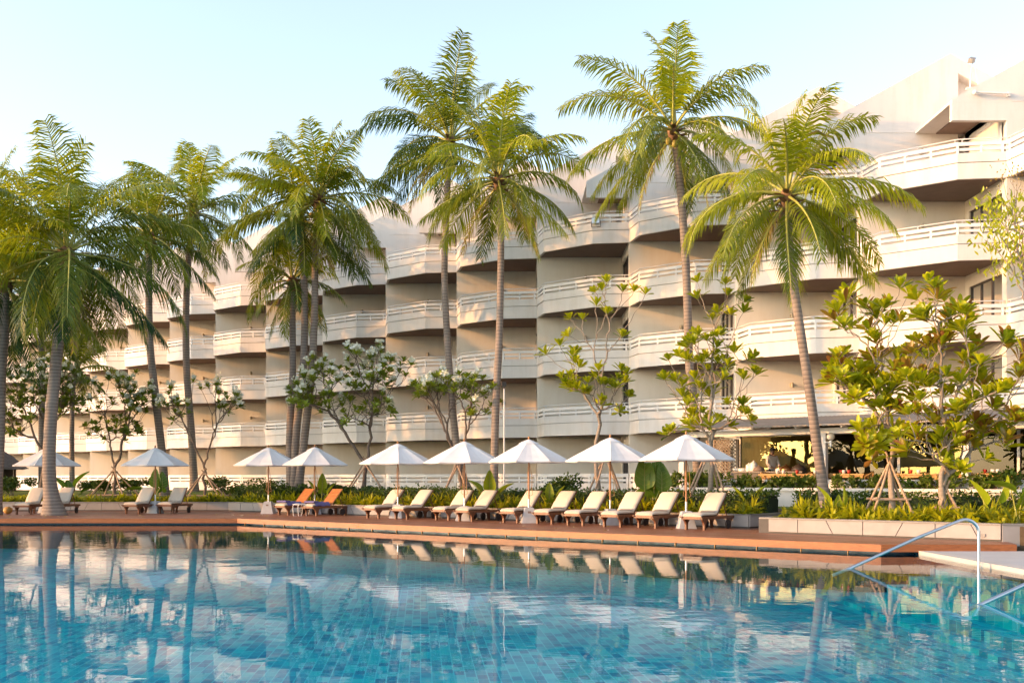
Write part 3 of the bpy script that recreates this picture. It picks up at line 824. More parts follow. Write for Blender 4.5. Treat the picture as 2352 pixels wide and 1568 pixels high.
T1 = [(400,245),(470,250),(390,345),(260,450),(340,400),(430,440),(430,500),(350,585),(400,640),(440,650),(500,610),(560,540),(575,620),(690,540),(710,610),(640,630),(735,690),(575,740),(680,780),(605,35),(580,85),(540,95),(550,170),(610,215),(700,90),(765,90),(830,105),(695,350),(420,600),(540,580),(670,590),(480,660),(380,620),(720,560)]
T2 = [(1125,35),(1125,130),(1285,50),(1300,110),(1240,210),(1310,220),(1395,150),(1390,210),(1210,250),(1130,335),(1260,340),(1180,370),(1110,390),(1070,410),(1235,410),(1335,440),(1415,480),(960,480),(1020,460),(1065,480),(1180,470),(1280,490),(1180,540),(1285,550),(940,590),(1000,600),(1040,630),(1110,590),(1140,640),(1040,690),(1070,740),(1090,790),(1195,690),(1220,650),(1390,590),(1450,550),(1300,730),(1385,740),(1400,790),(1160,780),(1130,850),(1190,810),(1250,830),(1310,860),(1430,830),(955,910),(1110,880),(1240,500),(1270,590),(1150,500),(1170,830),(1100,830),(1200,860),(1230,450)]
T3 = [(440,490),(430,560),(460,430),(520,500),(560,560),(560,650),(490,270),(500,140),(600,170),(660,220),(715,150),(640,320),(750,250),(765,430),(830,95),(965,60),(980,120),(900,210),(925,240),(1030,210),(1090,170),(1110,200),(1140,250),(870,350),(930,370),(1000,360),(1050,300),(1130,330),(1190,370),(1150,400),(820,410),(770,470),(680,430),(640,480),(830,490),(920,430),(980,540),(900,560),(740,600),(700,560),(620,590),(800,520),(550,650),(640,690),(720,720),(830,720),(760,690),(890,650),(1050,620),(1100,560),(1180,500),(1220,590),(1300,600),(1280,700),(1330,350),(1410,440),(1410,520),(1360,780),(1140,690),(1170,660),(1080,700),(960,770),(870,840),(780,840),(1000,850),(1040,810),(1100,800),(1200,790),(1220,830),(1310,830),(1340,860),(1070,880),(820,910),(640,960),(600,880),(570,800),(650,800),(660,890),(1030,950),(1060,1000),(1170,900),(1230,960),(1400,760),(470,540),(530,560),(600,530),(580,620),(850,560),(770,560),(700,640),(1120,440)]
rr = random.Random(3)
T3 += [(x + rr.uniform(-45, 45), y + rr.uniform(-40, 40)) for x, y in T3 if rr.random() < .75]
T3 += [(x + rr.uniform(-55, 55), y + rr.uniform(-50, 50)) for x, y in T3[:86] if rr.random() < .6]
T2 += [(x + rr.uniform(-35, 35), y + rr.uniform(-30, 30)) for x, y in T2 if rr.random() < .5 and y > 330]
T1 += [(x + rr.uniform(-35, 35), y + rr.uniform(-30, 30)) for x, y in T1 if rr.random() < .5 and y > 400]
d1 = dN(1393, 31.0)
rosette_tree('slim young rosette tree braced by poles, behind the second parasol from the restaurant', tipset(T1, C3, d1, rr, .9), P(1388, 1130, d1).xy.to_3d() + Vector((0, 0, .42)), 31, .38, .125, (11, 15), .6, .013, 0, P(*C3(572, 850), d1))
d2 = dN(1630, 31.0)
rosette_tree('narrow dense tree of glossy leaf rosettes rising behind the parasol nearest the restaurant', tipset(T2, C3, d2, rr, .9), P(1630, 1130, d2).xy.to_3d() + Vector((0, 0, .42)), 32, .38, .125, (11, 15), .55, .012, 0, P(*C3(1205, 1010), d2))
d3a, d3b = dN(2041, 28.7), dN(2180, 28.3)
ta = [q for q in T3 if q[0] + .12 * (q[1] - 500) < 800]; tb = [q for q in T3 if q not in ta]
rosette_tree('bushy yellow green rosette tree on poles in the sunlit planter beside the slanting palm', tipset(ta, C7, d3a, rr, 1.0), P(2041, 1165, d3a).xy.to_3d() + Vector((0, 0, .34)), 33, .43, .14, (11, 15), .66, .011, .10, P(*C7(728, 800), d3a))
rosette_tree('widest rosette tree with reddish old leaves and a low forked trunk, near the pool handrail', tipset(tb, C7, d3b, rr, 1.0), P(2180, 1170, d3b).xy.to_3d() + Vector((0, 0, .34)), 34, .43, .14, (11, 15), .64, .011, .28, P(*C7(1000, 1110), d3b))

def plumeria(label, ell, base, d, seed, ntip, nflower, tint=.4, rtip=.02, first=None, depth=1.3, L=.33, group='white flowering frangipani trees', extra=()):
    rr = random.Random(seed); base = Vector(base); root = empty('frangipani_tree', base)
    tag(root, label, 'tree', group)
    tips = []
    while len(tips) < ntip:
        cx, cy, rx, ry = rr.choice(ell); a, b = rr.uniform(-1, 1), rr.uniform(-1, 1)
        if a * a + b * b > 1: continue
        tips.append(P(cx + a * rx, cy + b * ry, d + rr.uniform(-depth, depth)) - base)
    tips += [P(x, y, d + rr.uniform(-.5, .5)) - base for x, y in extra]
    m = MB(); ds = grow(m, tips, (0, 0, -.1), rtip, rr, .35, .2, 6, .38, None if first is None else Vector(first) - base)
    m.build('trunk', PLUM_BARK, root)
    m = MB(); fm = MB(); order = sorted(range(len(tips)), key=lambda i: -tips[i].z + .5 * tips[i].y + rr.uniform(-1.6, 1.6))
    for q, i in enumerate(order):
        rosette(m, rr, tips[i], ds[i], rr.randint(12, 18), L, .10, LAN, 1.0, tint + rr.uniform(-.15, .2), .15, .5, .1)
        if q < nflower:
            c = tips[i] + ds[i] * .12 + Vector((0, -.05, .08))
            for _ in range(rr.randint(8, 14)):
                p = c + Vector((rr.gauss(0, .075), rr.gauss(0, .075), rr.gauss(.05, .06))); dd = unit(Vector((rr.gauss(0, 1), rr.gauss(-.4, 1), rr.uniform(.2, 1))))
                a = unit(dd.orthogonal()); b = dd.cross(a)
                for k in range(5):
                    an = k * 2 * PI / 5; o = a * math.cos(an) + b * math.sin(an)
                    fm.leaf(p, o + dd * .5, dd, .075, .07, (.8, 1), .0, -.2, 0, rr.uniform(.3, .8))
    m.build('crown', PLUMLEAF, root)
    if fm.f: fm.build('blossoms', PETAL, root)
    return root
def gb(x, y, d): 
    p = P(x, y, d); return Vector((p.x, p.y, gz(p.x, p.y)))
plumeria('dark dense frangipani with leaning trunks at the shaded garden edge', [(45, 900, 60, 70), (110, 880, 60, 70), (20, 950, 50, 50), (155, 900, 50, 60)], gb(95, 1130, 51.5), 51.5, 41, 190, 34, .25, .012, P(110, 1050, 51.5))
plumeria('bare stemmed frangipani with two twisted trunks between the deck palm and the thin palm', [(270, 920, 75, 55), (320, 900, 40, 50), (260, 985, 70, 30)], gb(262, 1135, 52), 52, 42, 90, 26, .3, .013, P(262, 1075, 52))
plumeria('sparse frangipani of bare curling branches behind the pair of far loungers', [(465, 905, 85, 35), (400, 930, 40, 40), (520, 920, 35, 40)], gb(470, 1130, 51), 51, 43, 38, 24, .3, .014, P(468, 1070, 51))
d4 = dN(836, 31.6)
plumeria('largest flowering frangipani, wide crown of white blossoms above the slatted loungers', [(800, 850, 120, 55), (740, 890, 70, 50), (870, 840, 75, 50), (820, 930, 90, 45), (690, 905, 30, 30)], gb(838, 1130, d4), d4, 44, 150, 70, .45, .012, P(842, 1070, d4))
d5 = dN(1052, 31.6)
plumeria('smaller frangipani with pale branches and few blossoms, behind the middle parasols', [(1045, 885, 85, 28), (1010, 880, 55, 25), (1100, 910, 45, 45), (970, 890, 25, 20)], gb(1064, 1135, d5), d5, 45, 80, 26, .55, .013, P(1058, 1085, d5))

# leafy branch reaching in from a tree outside the frame
rr = random.Random(9); dl = 26.0; base = P(2462, 1190, dl); base.z = .3
root = empty('leafy_tree', base); tag(root, 'light green tree with small drooping leaves reaching in at the picture edge', 'tree')
tl = [(1130,950),(1100,1010),(1180,960),(1170,1060),(1130,1080),(1220,1000),(1280,1010),(1320,940),(1100,1210),(1150,1190),(1210,1160),(1280,1200),(1330,1150),(1180,1350),(1270,1250),(1310,1400),(1260,1300),(1240,1040),(1300,1080),(1330,1260),(1230,1210),(1350,1050),(1390,1100),(1420,1000),(1450,1200),(1400,1300)]
tw = [(1230,750),(1270,800),(1200,830),(1320,860),(1250,900),(1300,780)]
tips = [P(*C8(x, y), dl + rr.uniform(-.6, .6)) - base for x, y in tl + tw]
m = MB(); ds = grow(m, tips, (0, 0, 0), .008, rr, .62, .05, 5, .55); m.build('trunk', TREE_BARK, root)
m = MB()
for i, p in enumerate(tips):
    red = i >= len(tl)
    for k in range(26 if not red else 12):
        q = p + Vector((rr.gauss(0, .2), rr.gauss(0, .2), rr.gauss(-.03, .14)))
        m.leaf(q, (rr.gauss(0, .6), rr.gauss(0, .6), -.8), (rr.gauss(0, 1), rr.gauss(0, 1), .6), .15 if not red else .05, .055 if not red else .04, (.7, 1, .6), .1, .2, 0, rr.uniform(.5, .85) if not red else .97)
m.build('crown', BIGLEAF, root)

# ------------------------------------------------------------------ loungers
def lounger_frame():
    m = MB()
    for x in (-.33, .33): m.box((x, .98, .345), (.05, 1.94, .085), 0)
    m.box((0, .03, .345), (.61, .06, .084), 0); m.box((0, 1.92, .345), (.61, .05, .084), 0); m.box((0, .92, .33), (.61, .05, .06), 0)
    for i in range(9): m.box((0, .12 + i * .095, .372), (.61, .07, .02), 0)
    for x in (-.335, .335): m.box((x, .0, .37), (.07, .10, .035), 0)
    return m
def leg_mesh(x, y):
    m = MB(); vs = []
    prof = [(.15, .302), (.14, .27), (.075, .22), (.05, .15), (.045, 0)]
    for hw, z in prof:
        for dx, dy in ((-.03, -hw), (.03, -hw), (.03, hw), (-.03, hw)): vs.append((x + dx, y + dy, z))
    fs = [(i * 4 + k, (i + 1) * 4 + k, (i + 1) * 4 + (k + 1) % 4, i * 4 + (k + 1) % 4) for i in range(4) for k in range(4)]
    m.add(vs, fs + [(0, 1, 2, 3), (19, 18, 17, 16)], 0); return m
def back_pt(s, ang): return (.93 + s * math.cos(ang), .40 + s * math.sin(ang))
def cushion_mesh(ang, seat=True, back=True, seed=0):
    m = MB(); rr_ = random.Random(seed); path = []
    if seat: path += [(.02 + .9 * i / 8, .415 - (.03 if i == 0 else 0)) for i in range(9)]
    if back: path += [(lambda q: (q[0], q[1] + .015))(back_pt(.03 + .83 * i / 7, ang)) for i in range(8)]
    prof = [(-.305, 0), (-.318, .03), (-.305, .065), (-.2, .083), (0, .088), (.2, .083), (.305, .065), (.318, .03), (.305, 0)]
    vs = []; n = len(path); k = len(prof)
    for i, (y, z) in enumerate(path):
        a = path[max(0, i - 1)]; b = path[min(n - 1, i + 1)]; ty, tz = b[0] - a[0], b[1] - a[1]; L = math.hypot(ty, tz); ny, nz = -tz / L, ty / L
        e = .55 if i in (0, n - 1) else 1; wr = rr_.uniform(-.012, .012) if 0 < i < n - 1 else 0
        for x, h in prof: vs.append((x * (1 if e == 1 else .97), y + ny * (h * e + wr * (h > .05)), z + nz * (h * e + wr * (h > .05))))
    fs = [(i * k + j, (i + 1) * k + j, (i + 1) * k + (j + 1) % k, i * k + (j + 1) % k) for i in range(n - 1) for j in range(k)]
    m.add(vs, fs, 0, .5, True); m.add(vs[:k], [tuple(range(k))], 0); m.add(vs[-k:], [tuple(range(k - 1, -1, -1))], 0)
    return m
def make_lounger(kind, ang=R(47)):
    root = empty('sun_lounger')
    lounger_frame().build('frame', TEAK, root, bevel=.006)
    for x in (-.30, .30): leg_mesh(x, .22).build('leg', TEAK, root)
    for x in (-.30, .30): leg_mesh(x, 1.72).build('leg', TEAK, root)
    for x in (-.37, .37):
        m = MB(); vs = []; n = 18
        for sx in (-.022, .022):
            for k in range(n): an = 2 * PI * k / n; vs.append((x + sx, 1.5 + .135 * math.cos(an), .136 + .135 * math.sin(an)))
        m.add(vs, [(k, (k + 1) % n, n + (k + 1) % n, n + k) for k in range(n)] + [tuple(range(n - 1, -1, -1)), tuple(range(n, 2 * n))], 0)
        m.tube([(x - .05, 1.5, .136), (x + .05, 1.5, .136)], .03, 8, 0); m.build('wheel', RUBBER, root)
    m = MB()
    for x in (-.3, .3):
        a, b = back_pt(0, ang), back_pt(.93, ang)
        m.tube([(x, a[0], a[1] - .02), (x, b[0], b[1] - .02)], .028, 4, 0, .5, True, False)
    for i in range(11):
        q = back_pt(.05 + .083 * i, ang); dy, dz = math.cos(ang) * .032, math.sin(ang) * .032
        m.add([(-.32, q[0] - dy, q[1] - dz), (.32, q[0] - dy, q[1] - dz), (.32, q[0] + dy, q[1] + dz), (-.32, q[0] + dy, q[1] + dz),
               (-.32, q[0] - dy + .016, q[1] - dz - .016), (.32, q[0] - dy + .016, q[1] - dz - .016), (.32, q[0] + dy + .016, q[1] + dz - .016), (-.32, q[0] + dy + .016, q[1] + dz - .016)],
              [(0, 1, 2, 3), (7, 6, 5, 4), (0, 4, 5, 1), (1, 5, 6, 2), (2, 6, 7, 3), (3, 7, 4, 0)], 0)
    m.build('backrest', TEAK_L if kind == 'bare' else TEAK, root)
    m = MB(); q = back_pt(.62, ang)
    for x in (-.27, .27): m.tube([(x, q[0] + .02, q[1] - .03), (x, q[0] + .26, .36)], .02, 4, 0, .5, True, False)
    m.build('back_support', TEAK, root)
    cushion_mesh(ang, True, kind != 'bare', 3).build('cushion', CUSHION, root)
    return root
LZ = -TH                                     # deck runs along e, loungers point away from the pool
lp_c = make_lounger('cushion'); lp_b = make_lounger('bare', R(47)); lp_s = make_lounger('cushion', R(50))
lounge_right = [(857, 1389 / 1, 0), ]
def foot(x, y):                              # point on the deck below a pixel
    d = CAMZ * F / (y - 1098); return Vector(((x - 1176) * d / F, d, 0))
RL = [(857.4, 1189.9, 'cream cushioned lounger nearest the two bare slatted loungers'),
      (922.6, 1191.9, 'cream cushioned lounger in front of the fifth parasol base, just past its pole'),
      (1016.5, 1194.3, 'cream cushioned lounger partly behind the sixth parasol pole'),
      (1070, 1196.7, 'cream cushioned lounger with its foot overlapping the sixth parasol base'),
      (1173, 1200.0, 'cream cushioned lounger whose backrest rises right behind the seventh parasol pole'),
      (1251.5, 1202.8, 'cream cushioned lounger just past the seventh parasol base, wooden headrest rail showing'),
      (1322, 1206.4, 'cream cushioned lounger in front of the pole braced slim tree'),
      (1407, 1209.6, 'cream cushioned lounger hiding the eighth parasol base, wooden headrest rail showing'),
      (1486.8, 1212.0, 'cream cushioned lounger in front of the big elephant ear plant'),
      (1597, 1216.0, 'cream cushioned lounger at the end of the row, beside the grey planter corner')]
first = {'c': True, 'b': True, 's': True}
def put(proto, key, x, y, rz, label, back=.22):
    o = proto if first[key] else copy_tree(proto); first[key] = False
    v = foot(x, y); o.location = v + Vector((math.sin(-rz) * -back, -math.cos(rz) * back, 0)) ; o.rotation_euler = (0, 0, rz)
    tag(o, label, 'sun lounger', 'sun loungers along the pool deck'); return o
for x, y, lb in RL: put(lp_c, 'c', x, y, LZ + random.uniform(-.03, .03), lb)
b1 = put(lp_b, 'b', 652, 1182.4, LZ, 'bare slatted lounger with raised orange backrest beside the third parasol base')
b2 = put(lp_b, 'b', 716, 1184.2, LZ, 'bare slatted lounger with raised orange backrest beside the fourth parasol pole')
for x, y, rz, lb in ((55, 1181, -.03, 'upright cream cushioned lounger at the left edge, before the leaning deck palm'),
                     (124, 1180, -.03, 'upright cream cushioned lounger mostly hidden behind the flared palm trunk'),
                     (304.6, 1179.6, -.22, 'upright cream cushioned lounger before the second parasol base, outer one of the far pair'),
                     (382.6, 1178.6, -.16, 'upright cream cushioned lounger just past the second parasol base')):
    put(lp_s, 's', x, y, rz, lb)
for i, (bo_, lb) in enumerate(((b1, 'violet towel spread on the slatted lounger by the third parasol'), (b2, 'violet towel spread on the slatted lounger by the fourth parasol'))):
    m = MB(); rr_ = random.Random(i + 4); n, k = 10, 12; vs = []
    for a in range(n):
        for b in range(k):
            x = -.36 + .72 * a / (n - 1); y = .14 + .74 * b / (k - 1)
            z = .528 + .012 * math.sin(a * 1.3 + b) + rr_.uniform(-.006, .01)
            if a in (0, n - 1): z -= .13; x *= 1.0
            vs.append((x, y, z))
    vs2 = [(x, y, z + .022) for x, y, z in vs]
    fs = [(a * k + b, (a + 1) * k + b, (a + 1) * k + b + 1, a * k + b + 1) for a in range(n - 1) for b in range(k - 1)]
    m.add(vs2, fs, 0, .5, True); m.add(vs, [f[::-1] for f in fs], 0, .5, True)
    m.add([(-.30, .08, .53), (.30, .08, .53), (.30, .30, .56), (-.30, .30, .56), (-.30, .08, .59), (.30, .08, .59), (.30, .30, .60), (-.30, .30, .60)], [(4, 5, 6, 7), (0, 1, 5, 4), (1, 2, 6, 5), (2, 3, 7, 6), (3, 0, 4, 7)], 0)
    o = m.build('beach_towel', TOWEL); o.location = bo_.location; o.rotation_euler = bo_.rotation_euler
    tag(o, lb, 'towel')

# ------------------------------------------------------------------ parasols
def make_parasol():
    root = empty('market_umbrella'); Rr, zr, zt = 1.46, 2.08, 2.78
    m = MB(); vs = [(sx * h, sy * h, z) for h, z in ((.27, 0), (.155, .50), (.12, .52)) for sx, sy in ((-1, -1), (1, -1), (1, 1), (-1, 1))]
    m.add(vs, [(i * 4 + k, i * 4 + (k + 1) % 4, i * 4 + 4 + (k + 1) % 4, i * 4 + 4 + k) for i in range(2) for k in range(4)] + [(8, 9, 10, 11)], 0)
    for a in range(4):
        an = a * PI / 2; ca, sa = math.cos(an), math.sin(an)
        q = [(-.055, -.199), (.055, -.199), (.055, -.182), (-.055, -.182)]; zz = [.33, .33, .40, .40]
        m.add([(x * ca - y * sa, x * sa + y * ca, z) for (x, y), z in zip(q, zz)], [(0, 1, 2, 3)], 1)
    m.build('base', [CONC, SOFFIT], root, bevel=.01)
    m = MB(); m.tube([(0, 0, .5), (0, 0, .80)], .034, 10); m.build('sleeve', METAL, root)
    m = MB(); m.tube([(0, 0, .78), (0, 0, zt - .02)], .027, 10); m.build('pole', POLE, root)
    m = MB(); n = 8; nr = 6; sub = 4; vs = []
    for i in range(nr + 1):
        q = i / nr; r = .10 + (Rr - .10) * q; z = zt - .02 - (zt - zr) * (q ** 1.08)
        for k in range(n * sub):
            an = 2 * PI * k / (n * sub) + PI / 8; f = (k % sub) / sub
            cut = math.cos(PI / n) / math.cos((f - .5) * 2 * PI / n) 
            sag = .03 * math.sin(PI * f) * math.sin(PI * min(1, q * .8)) * 1.0
            inw = .045 * math.sin(PI * f) if i == nr else .03 * math.sin(PI * f) * q
            vs.append((r * (cut / math.cos(PI / n) * math.cos(PI / n) if False else cut / (cut if f == 0 else 1)) * (1 - inw) * math.cos(an) if False else r * (1 if f == 0 else cut) * (1 - inw) * math.cos(an), r * (1 if f == 0 else cut) * (1 - inw) * math.sin(an), z - sag))
    K = n * sub
    fs = [(i * K + k, (i + 1) * K + k, (i + 1) * K + (k + 1) % K, i * K + (k + 1) % K) for i in range(nr) for k in range(K)]
    m.add(vs, fs, 0, .5, False)
    rim = vs[-K:]; m.add(rim + [(x * .985, y * .985, z - .035) for x, y, z in rim], [(k, K + k, K + (k + 1) % K, (k + 1) % K) for k in range(K)], 0)
    cn = m.build('canopy', CANVAS, root)
    m = MB(); vs = []
    for i in range(4):
        q = i / 3; r = .02 + .36 * q; z = zt + .035 - .155 * q ** 1.1
        for k in range(K):
            an = 2 * PI * k / K + PI / 8; f = (k % sub) / sub
            vs.append((r * math.cos(an) * (1 - .12 * math.sin(PI * f) * (i == 3)), r * math.sin(an) * (1 - .12 * math.sin(PI * f) * (i == 3)), z + (.012 * math.sin(k * 2.6) if i == 3 else 0)))
    m.add(vs, [(i * K + k, (i + 1) * K + k, (i + 1) * K + (k + 1) % K, i * K + (k + 1) % K) for i in range(3) for k in range(K)], 0, .5, True)
    m.build('vent_cap', CANVAS, cn)
    m = MB(); m.lathe([(.0, .0), (.045, .0), (.03, .03), (.022, .045), (.038, .065), (.036, .085), (.012, .105), (0, .12)], (0, 0, zt + .03), 10); m.build('finial', POLE, root)
    m = MB(); m.lathe([(.028, -.12), (.06, -.1), (.065, -.02), (.03, 0)], (0, 0, zr + .08), 10); m.build('hub', POLE, root)
    for k in range(n):
        an = 2 * PI * k / n + PI / 8; c, s_ = math.cos(an), math.sin(an); m = MB()
        m.tube([(c * .04, s_ * .04, zt - .07), (c * Rr * .97, s_ * Rr * .97, zr - .005)], .013, 5)
        m.tube([(c * .06, s_ * .06, zr + .02), (c * .74, s_ * .74, zt - .07 - (zt - zr) * .47)], .011, 5)
        m.build('rib', POLE, root)
    m = MB(); pts = [(.035, -.02, 1.95), (.10, -.05, 1.5), (.09, -.06, 1.15), (.13, -.03, .98), (.02, -.06, .92), (-.10, -.05, 1.0), (-.06, -.05, 1.2), (-.04, -.03, 1.9)]
    m.tube(resample(pts, 24), .008, 4); m.build('cord', CORD, root)
    return root
UM = [(103, 1177.5, 'white parasol at the left edge crossed by the leaning palm trunk'),
      (353, 1178.2, 'white parasol between the far pair of upright loungers'),
      (614, 1179.3, 'white parasol standing before the two slatted loungers, on the lawn side'),
      (721, 1180.5, 'white parasol standing between the slatted loungers and the cushioned row'),
      (912.5, 1189.5, 'white parasol in front of the largest flowering frangipani'),
      (1066, 1195.5, 'white parasol in front of the smaller frangipani'),
      (1215, 1200.7, 'white parasol beside the straight dark palm with the pipe'),
      (1403, 1205.6, 'white parasol in front of the slim rosette tree on poles'),
      (1578.6, 1213.6, 'white parasol nearest the restaurant, its rim before the lattice panel')]
up = make_parasol()
for i, (x, y, lb) in enumerate(UM):
    o = up if i == 0 else copy_tree(up); o.location = foot(x, y) + Vector((0, .2, 0)); o.rotation_euler = (0, 0, random.uniform(-.35, .35))
    tag(o, lb, 'umbrella', 'white parasols along the pool deck')
# little white wire table
root = empty('wire_side_table', foot(689, 1184)); root.rotation_euler = (0, 0, LZ)
tag(root, 'small white wire table frame standing before the slatted lounger', 'side table')
m = MB()
for x in (-.16, .16): m.tube(resample([(x, -.2, .012), (x, -.2, .44), (x, .2, .44), (x, .2, .012), (x, -.2, .012)], 30), .014, 5)
m.build('frame', RAIL_WHITE, root)
m = MB(); m.box((0, 0, .455), (.40, .44, .02)); m.build('table_top', RAIL_WHITE, root)

# ------------------------------------------------------------------ planting along the walls
def fern_bed(name, fn, n, seed, mat, L=(.3, .6), label=None):
    """sword ferns: clumps of arching strips; fn(r) gives a root point"""
    rg = np.random.default_rng(seed); m = MB()
    for _ in range(n):
        p = np.array(fn(rg)); k = rg.integers(8, 15); tt = rg.uniform(.15, .95); hs_ = .6 + .6 * rg.random() ** 2 + .15 * math.sin(p[0] * 1.7)
        for i in range(k):
            az = rg.uniform(0, 2 * PI); el = R(rg.uniform(35, 88)); l = rg.uniform(*L) * hs_; w = rg.uniform(.028, .05)
            d = np.array([math.cos(az) * math.cos(el), math.sin(az) * math.cos(el), math.sin(el)])
            s_ = np.array([-math.sin(az), math.cos(az), 0]) * w
            s_ = s_ * math.cos(.5) + np.array([0, 0, w]) * math.sin(rg.uniform(-.8, .8))
            d2 = d + np.array([0, 0, -.55]); d2 /= np.linalg.norm(d2); d3 = d2 + np.array([0, 0, -.5]); d3 /= np.linalg.norm(d3)
            a = p + d * l * .4; b = a + d2 * l * .35; c = b + d3 * l * .3
            t_ = float(np.clip(tt + rg.normal(0, .12), 0, .88))
            m.add([tuple(p - s_ * .4), tuple(p + s_ * .4), tuple(a + s_), tuple(a - s_), tuple(b + s_ * .85), tuple(b - s_ * .85), tuple(c)], [(0, 1, 2, 3), (3, 2, 4, 5), (5, 4, 6)], 0, t_)
    return tag(m.build(name, mat), label, 'ground cover', None, 'stuff')
def leafcloud(m, fn, n, seed, size=(.06, .11), tlo=.1, thi=.85):
    rg = np.random.default_rng(seed)
    for _ in range(n):
        p, t_ = fn(rg); p = np.array(p)
        d = rg.normal(0, 1, 3); d[2] = abs(d[2]) * .7 + .25; d /= np.linalg.norm(d)
        s_ = np.cross(d, rg.normal(0, 1, 3)); s_ /= np.linalg.norm(s_) + 1e-9
        l = rg.uniform(*size); w = l * .28
        m.add([tuple(p), tuple(p + d * l * .45 + s_ * w), tuple(p + d * l), tuple(p + d * l * .45 - s_ * w)], [(0, 1, 2, 3)], 0, float(np.clip(t_, 0, .88)))
SW0 = WKX * EX + WY * EY
def fb_mid(rg): s_ = rg.uniform(SW0 + .2, S1 - .15); o_ = rg.uniform(.2, 1.1); q = W(s_, WN + o_); return (q.x, q.y, .34)
fern_bed('fern_ground_cover', fb_mid, 620, 51, FERN, (.3, .65), 'bright yellow green ferns filling the planter behind the cushioned loungers')
def fb_left(rg): x = rg.uniform(-30, WKX); return (x, WY + rg.uniform(.2, 1.1), .34)
fern_bed('fern_ground_cover', fb_left, 400, 52, FERN, (.3, .55), 'green ferns edging the lawn behind the far upright loungers')
SA = w2[0] * EX + w2[1] * EY
def fb_right(rg): 
    s_ = SA + .2 + 14 * rg.random() ** 1.0; o_ = rg.uniform(.15, 1.7); q = W(s_, 26.6 + o_ + (rg.random() < .3) * .6)
    if q.y < 24.6 : q.y = 24.6 + rg.random() * 1.5
    return (q.x, q.y, .33)
fern_bed('fern_ground_cover', fb_right, 760, 53, FERN, (.3, .62), 'sunlit yellow ferns spilling over the pale planter by the handrail')
def hedge(label, s0, s1, n0, n1, z0, z1, cnt, seed, curve=None, tl=.1, th=.7):
    m = MB(); rr_ = random.Random(seed)
    k = max(6, int((s1 - s0) / .5)); 
    hgt = [z1 + rr_.uniform(-.07, .07) for _ in range(k + 1)]
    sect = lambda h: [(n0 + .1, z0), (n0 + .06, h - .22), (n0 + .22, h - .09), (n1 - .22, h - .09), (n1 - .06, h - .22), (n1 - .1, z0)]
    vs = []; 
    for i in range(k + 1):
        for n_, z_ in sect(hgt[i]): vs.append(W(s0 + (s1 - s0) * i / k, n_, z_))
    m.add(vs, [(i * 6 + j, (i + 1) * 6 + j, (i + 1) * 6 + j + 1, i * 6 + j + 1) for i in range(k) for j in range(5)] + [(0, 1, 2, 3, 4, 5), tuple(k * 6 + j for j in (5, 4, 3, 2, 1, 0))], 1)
    def f(rg):
        s_ = rg.uniform(s0, s1)
        if rg.random() < .03: s_ = (s0 if rg.random() < .5 else s1) + rg.normal(0, .06)
        h = np.interp((s_ - s0) / (s1 - s0) * k, np.arange(k + 1), hgt)
        u = rg.random()
        if u < .55: n_, z_ = n0 + rg.normal(.0, .05), z0 + (h - z0) * rg.random()
        else: n_, z_ = n0 + (n1 - n0) * rg.random(), h + rg.normal(-.04, .07)
        q = W(s_, n_, z_); cl = math.sin(s_ * 2.3) * math.sin(s_ * .7 + n_ * 2 + z_ * 3) * .18
        return (tuple(q), tl + (th - tl) * rg.random() ** 1.3 + cl)
    leafcloud(m, f, cnt, seed, (.07, .14))
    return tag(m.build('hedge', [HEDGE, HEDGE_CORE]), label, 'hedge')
hedge('long clipped dark green hedge behind the cushioned loungers and ferns', SW0 - 1.5, S1 - .2, WN + 1.5, WN + 2.5, .3, 1.02, 15000, 61)
hedge('dark green hedge in front of the white restaurant terrace wall', S1 + .4, 14, 31.0, 32.2, .2, 1.0, 15000, 62, None, .1, .75)
hedge('low yellow green hedge row between the ferns and the restaurant hedge', S1 + 2.2, 14, 29.6, 30.9, .2, .62, 9000, 63, None, .45, .95)
# loose shrubs by the hotel terraces
def shrub(label, c, r, n, seed, tint=(.1, .6), size=(.09, .18), stems=0, group=None):
    root = empty('garden_shrub', c); tag(root, label, 'shrub', group); m = MB(); rg_ = random.Random(seed); lob = [(Vector((rg_.gauss(0, .45) * r[0], rg_.gauss(0, .45) * r[1], rg_.uniform(.35, .95) * r[2])), rg_.uniform(.3, .5)) for _ in range(7)]
    def f(rg):
        c_, q = lob[rg.integers(0, 7)]; v = rg.normal(0, 1, 3); v /= np.linalg.norm(v); v *= q * rg.random() ** .4
        p = (c_.x + v[0] * r[0], c_.y + v[1] * r[1], max(.03, c_.z + v[2] * r[2])); return p, tint[0] + (tint[1] - tint[0]) * rg.random()
    leafcloud(m, f, n, seed, size); m.build('foliage', HEDGE, root)
    m = MB()
    for k in range(6): 
        q = lob[k][0]; m.tube([(rg_.uniform(-.05, .05), rg_.uniform(-.05, .05), -.05), (q.x * .5, q.y * .5, q.z * .5), tuple(q)], [.018, .014, .008], 5)
    m.build('stem', PLUM_BARK, root)
    return root
for i, (x, d, r, lb) in enumerate(((1275, 41.0, (1.1, .7, .85), 'loose dark shrub rising above the hedge beside the slim rosette tree'), (640, 47.5, (1.0, .7, .8), 'dark shrub behind the third parasol and the palm cluster'),
                                   (300, 54, (1.3, .8, .6), 'low shrub on the lawn behind the bare frangipani'), (215, 54, (1.0, .8, .6), 'low shrub on the lawn nearest the deck palm'), (520, 52.5, (1.4, .8, .7), 'shrub at the end of the lawn near the palm cluster'), (770, 46, (1.2, .8, .7), 'shrub between the palm cluster and the largest frangipani'), (30, 53, (1.4, .9, .8), 'dark shrub at the left edge before the thatched hut'))):
    p = P(x, 1100, d); shrub(lb, (p.x, p.y, gz(p.x, p.y)), r, 1500, 70 + i)
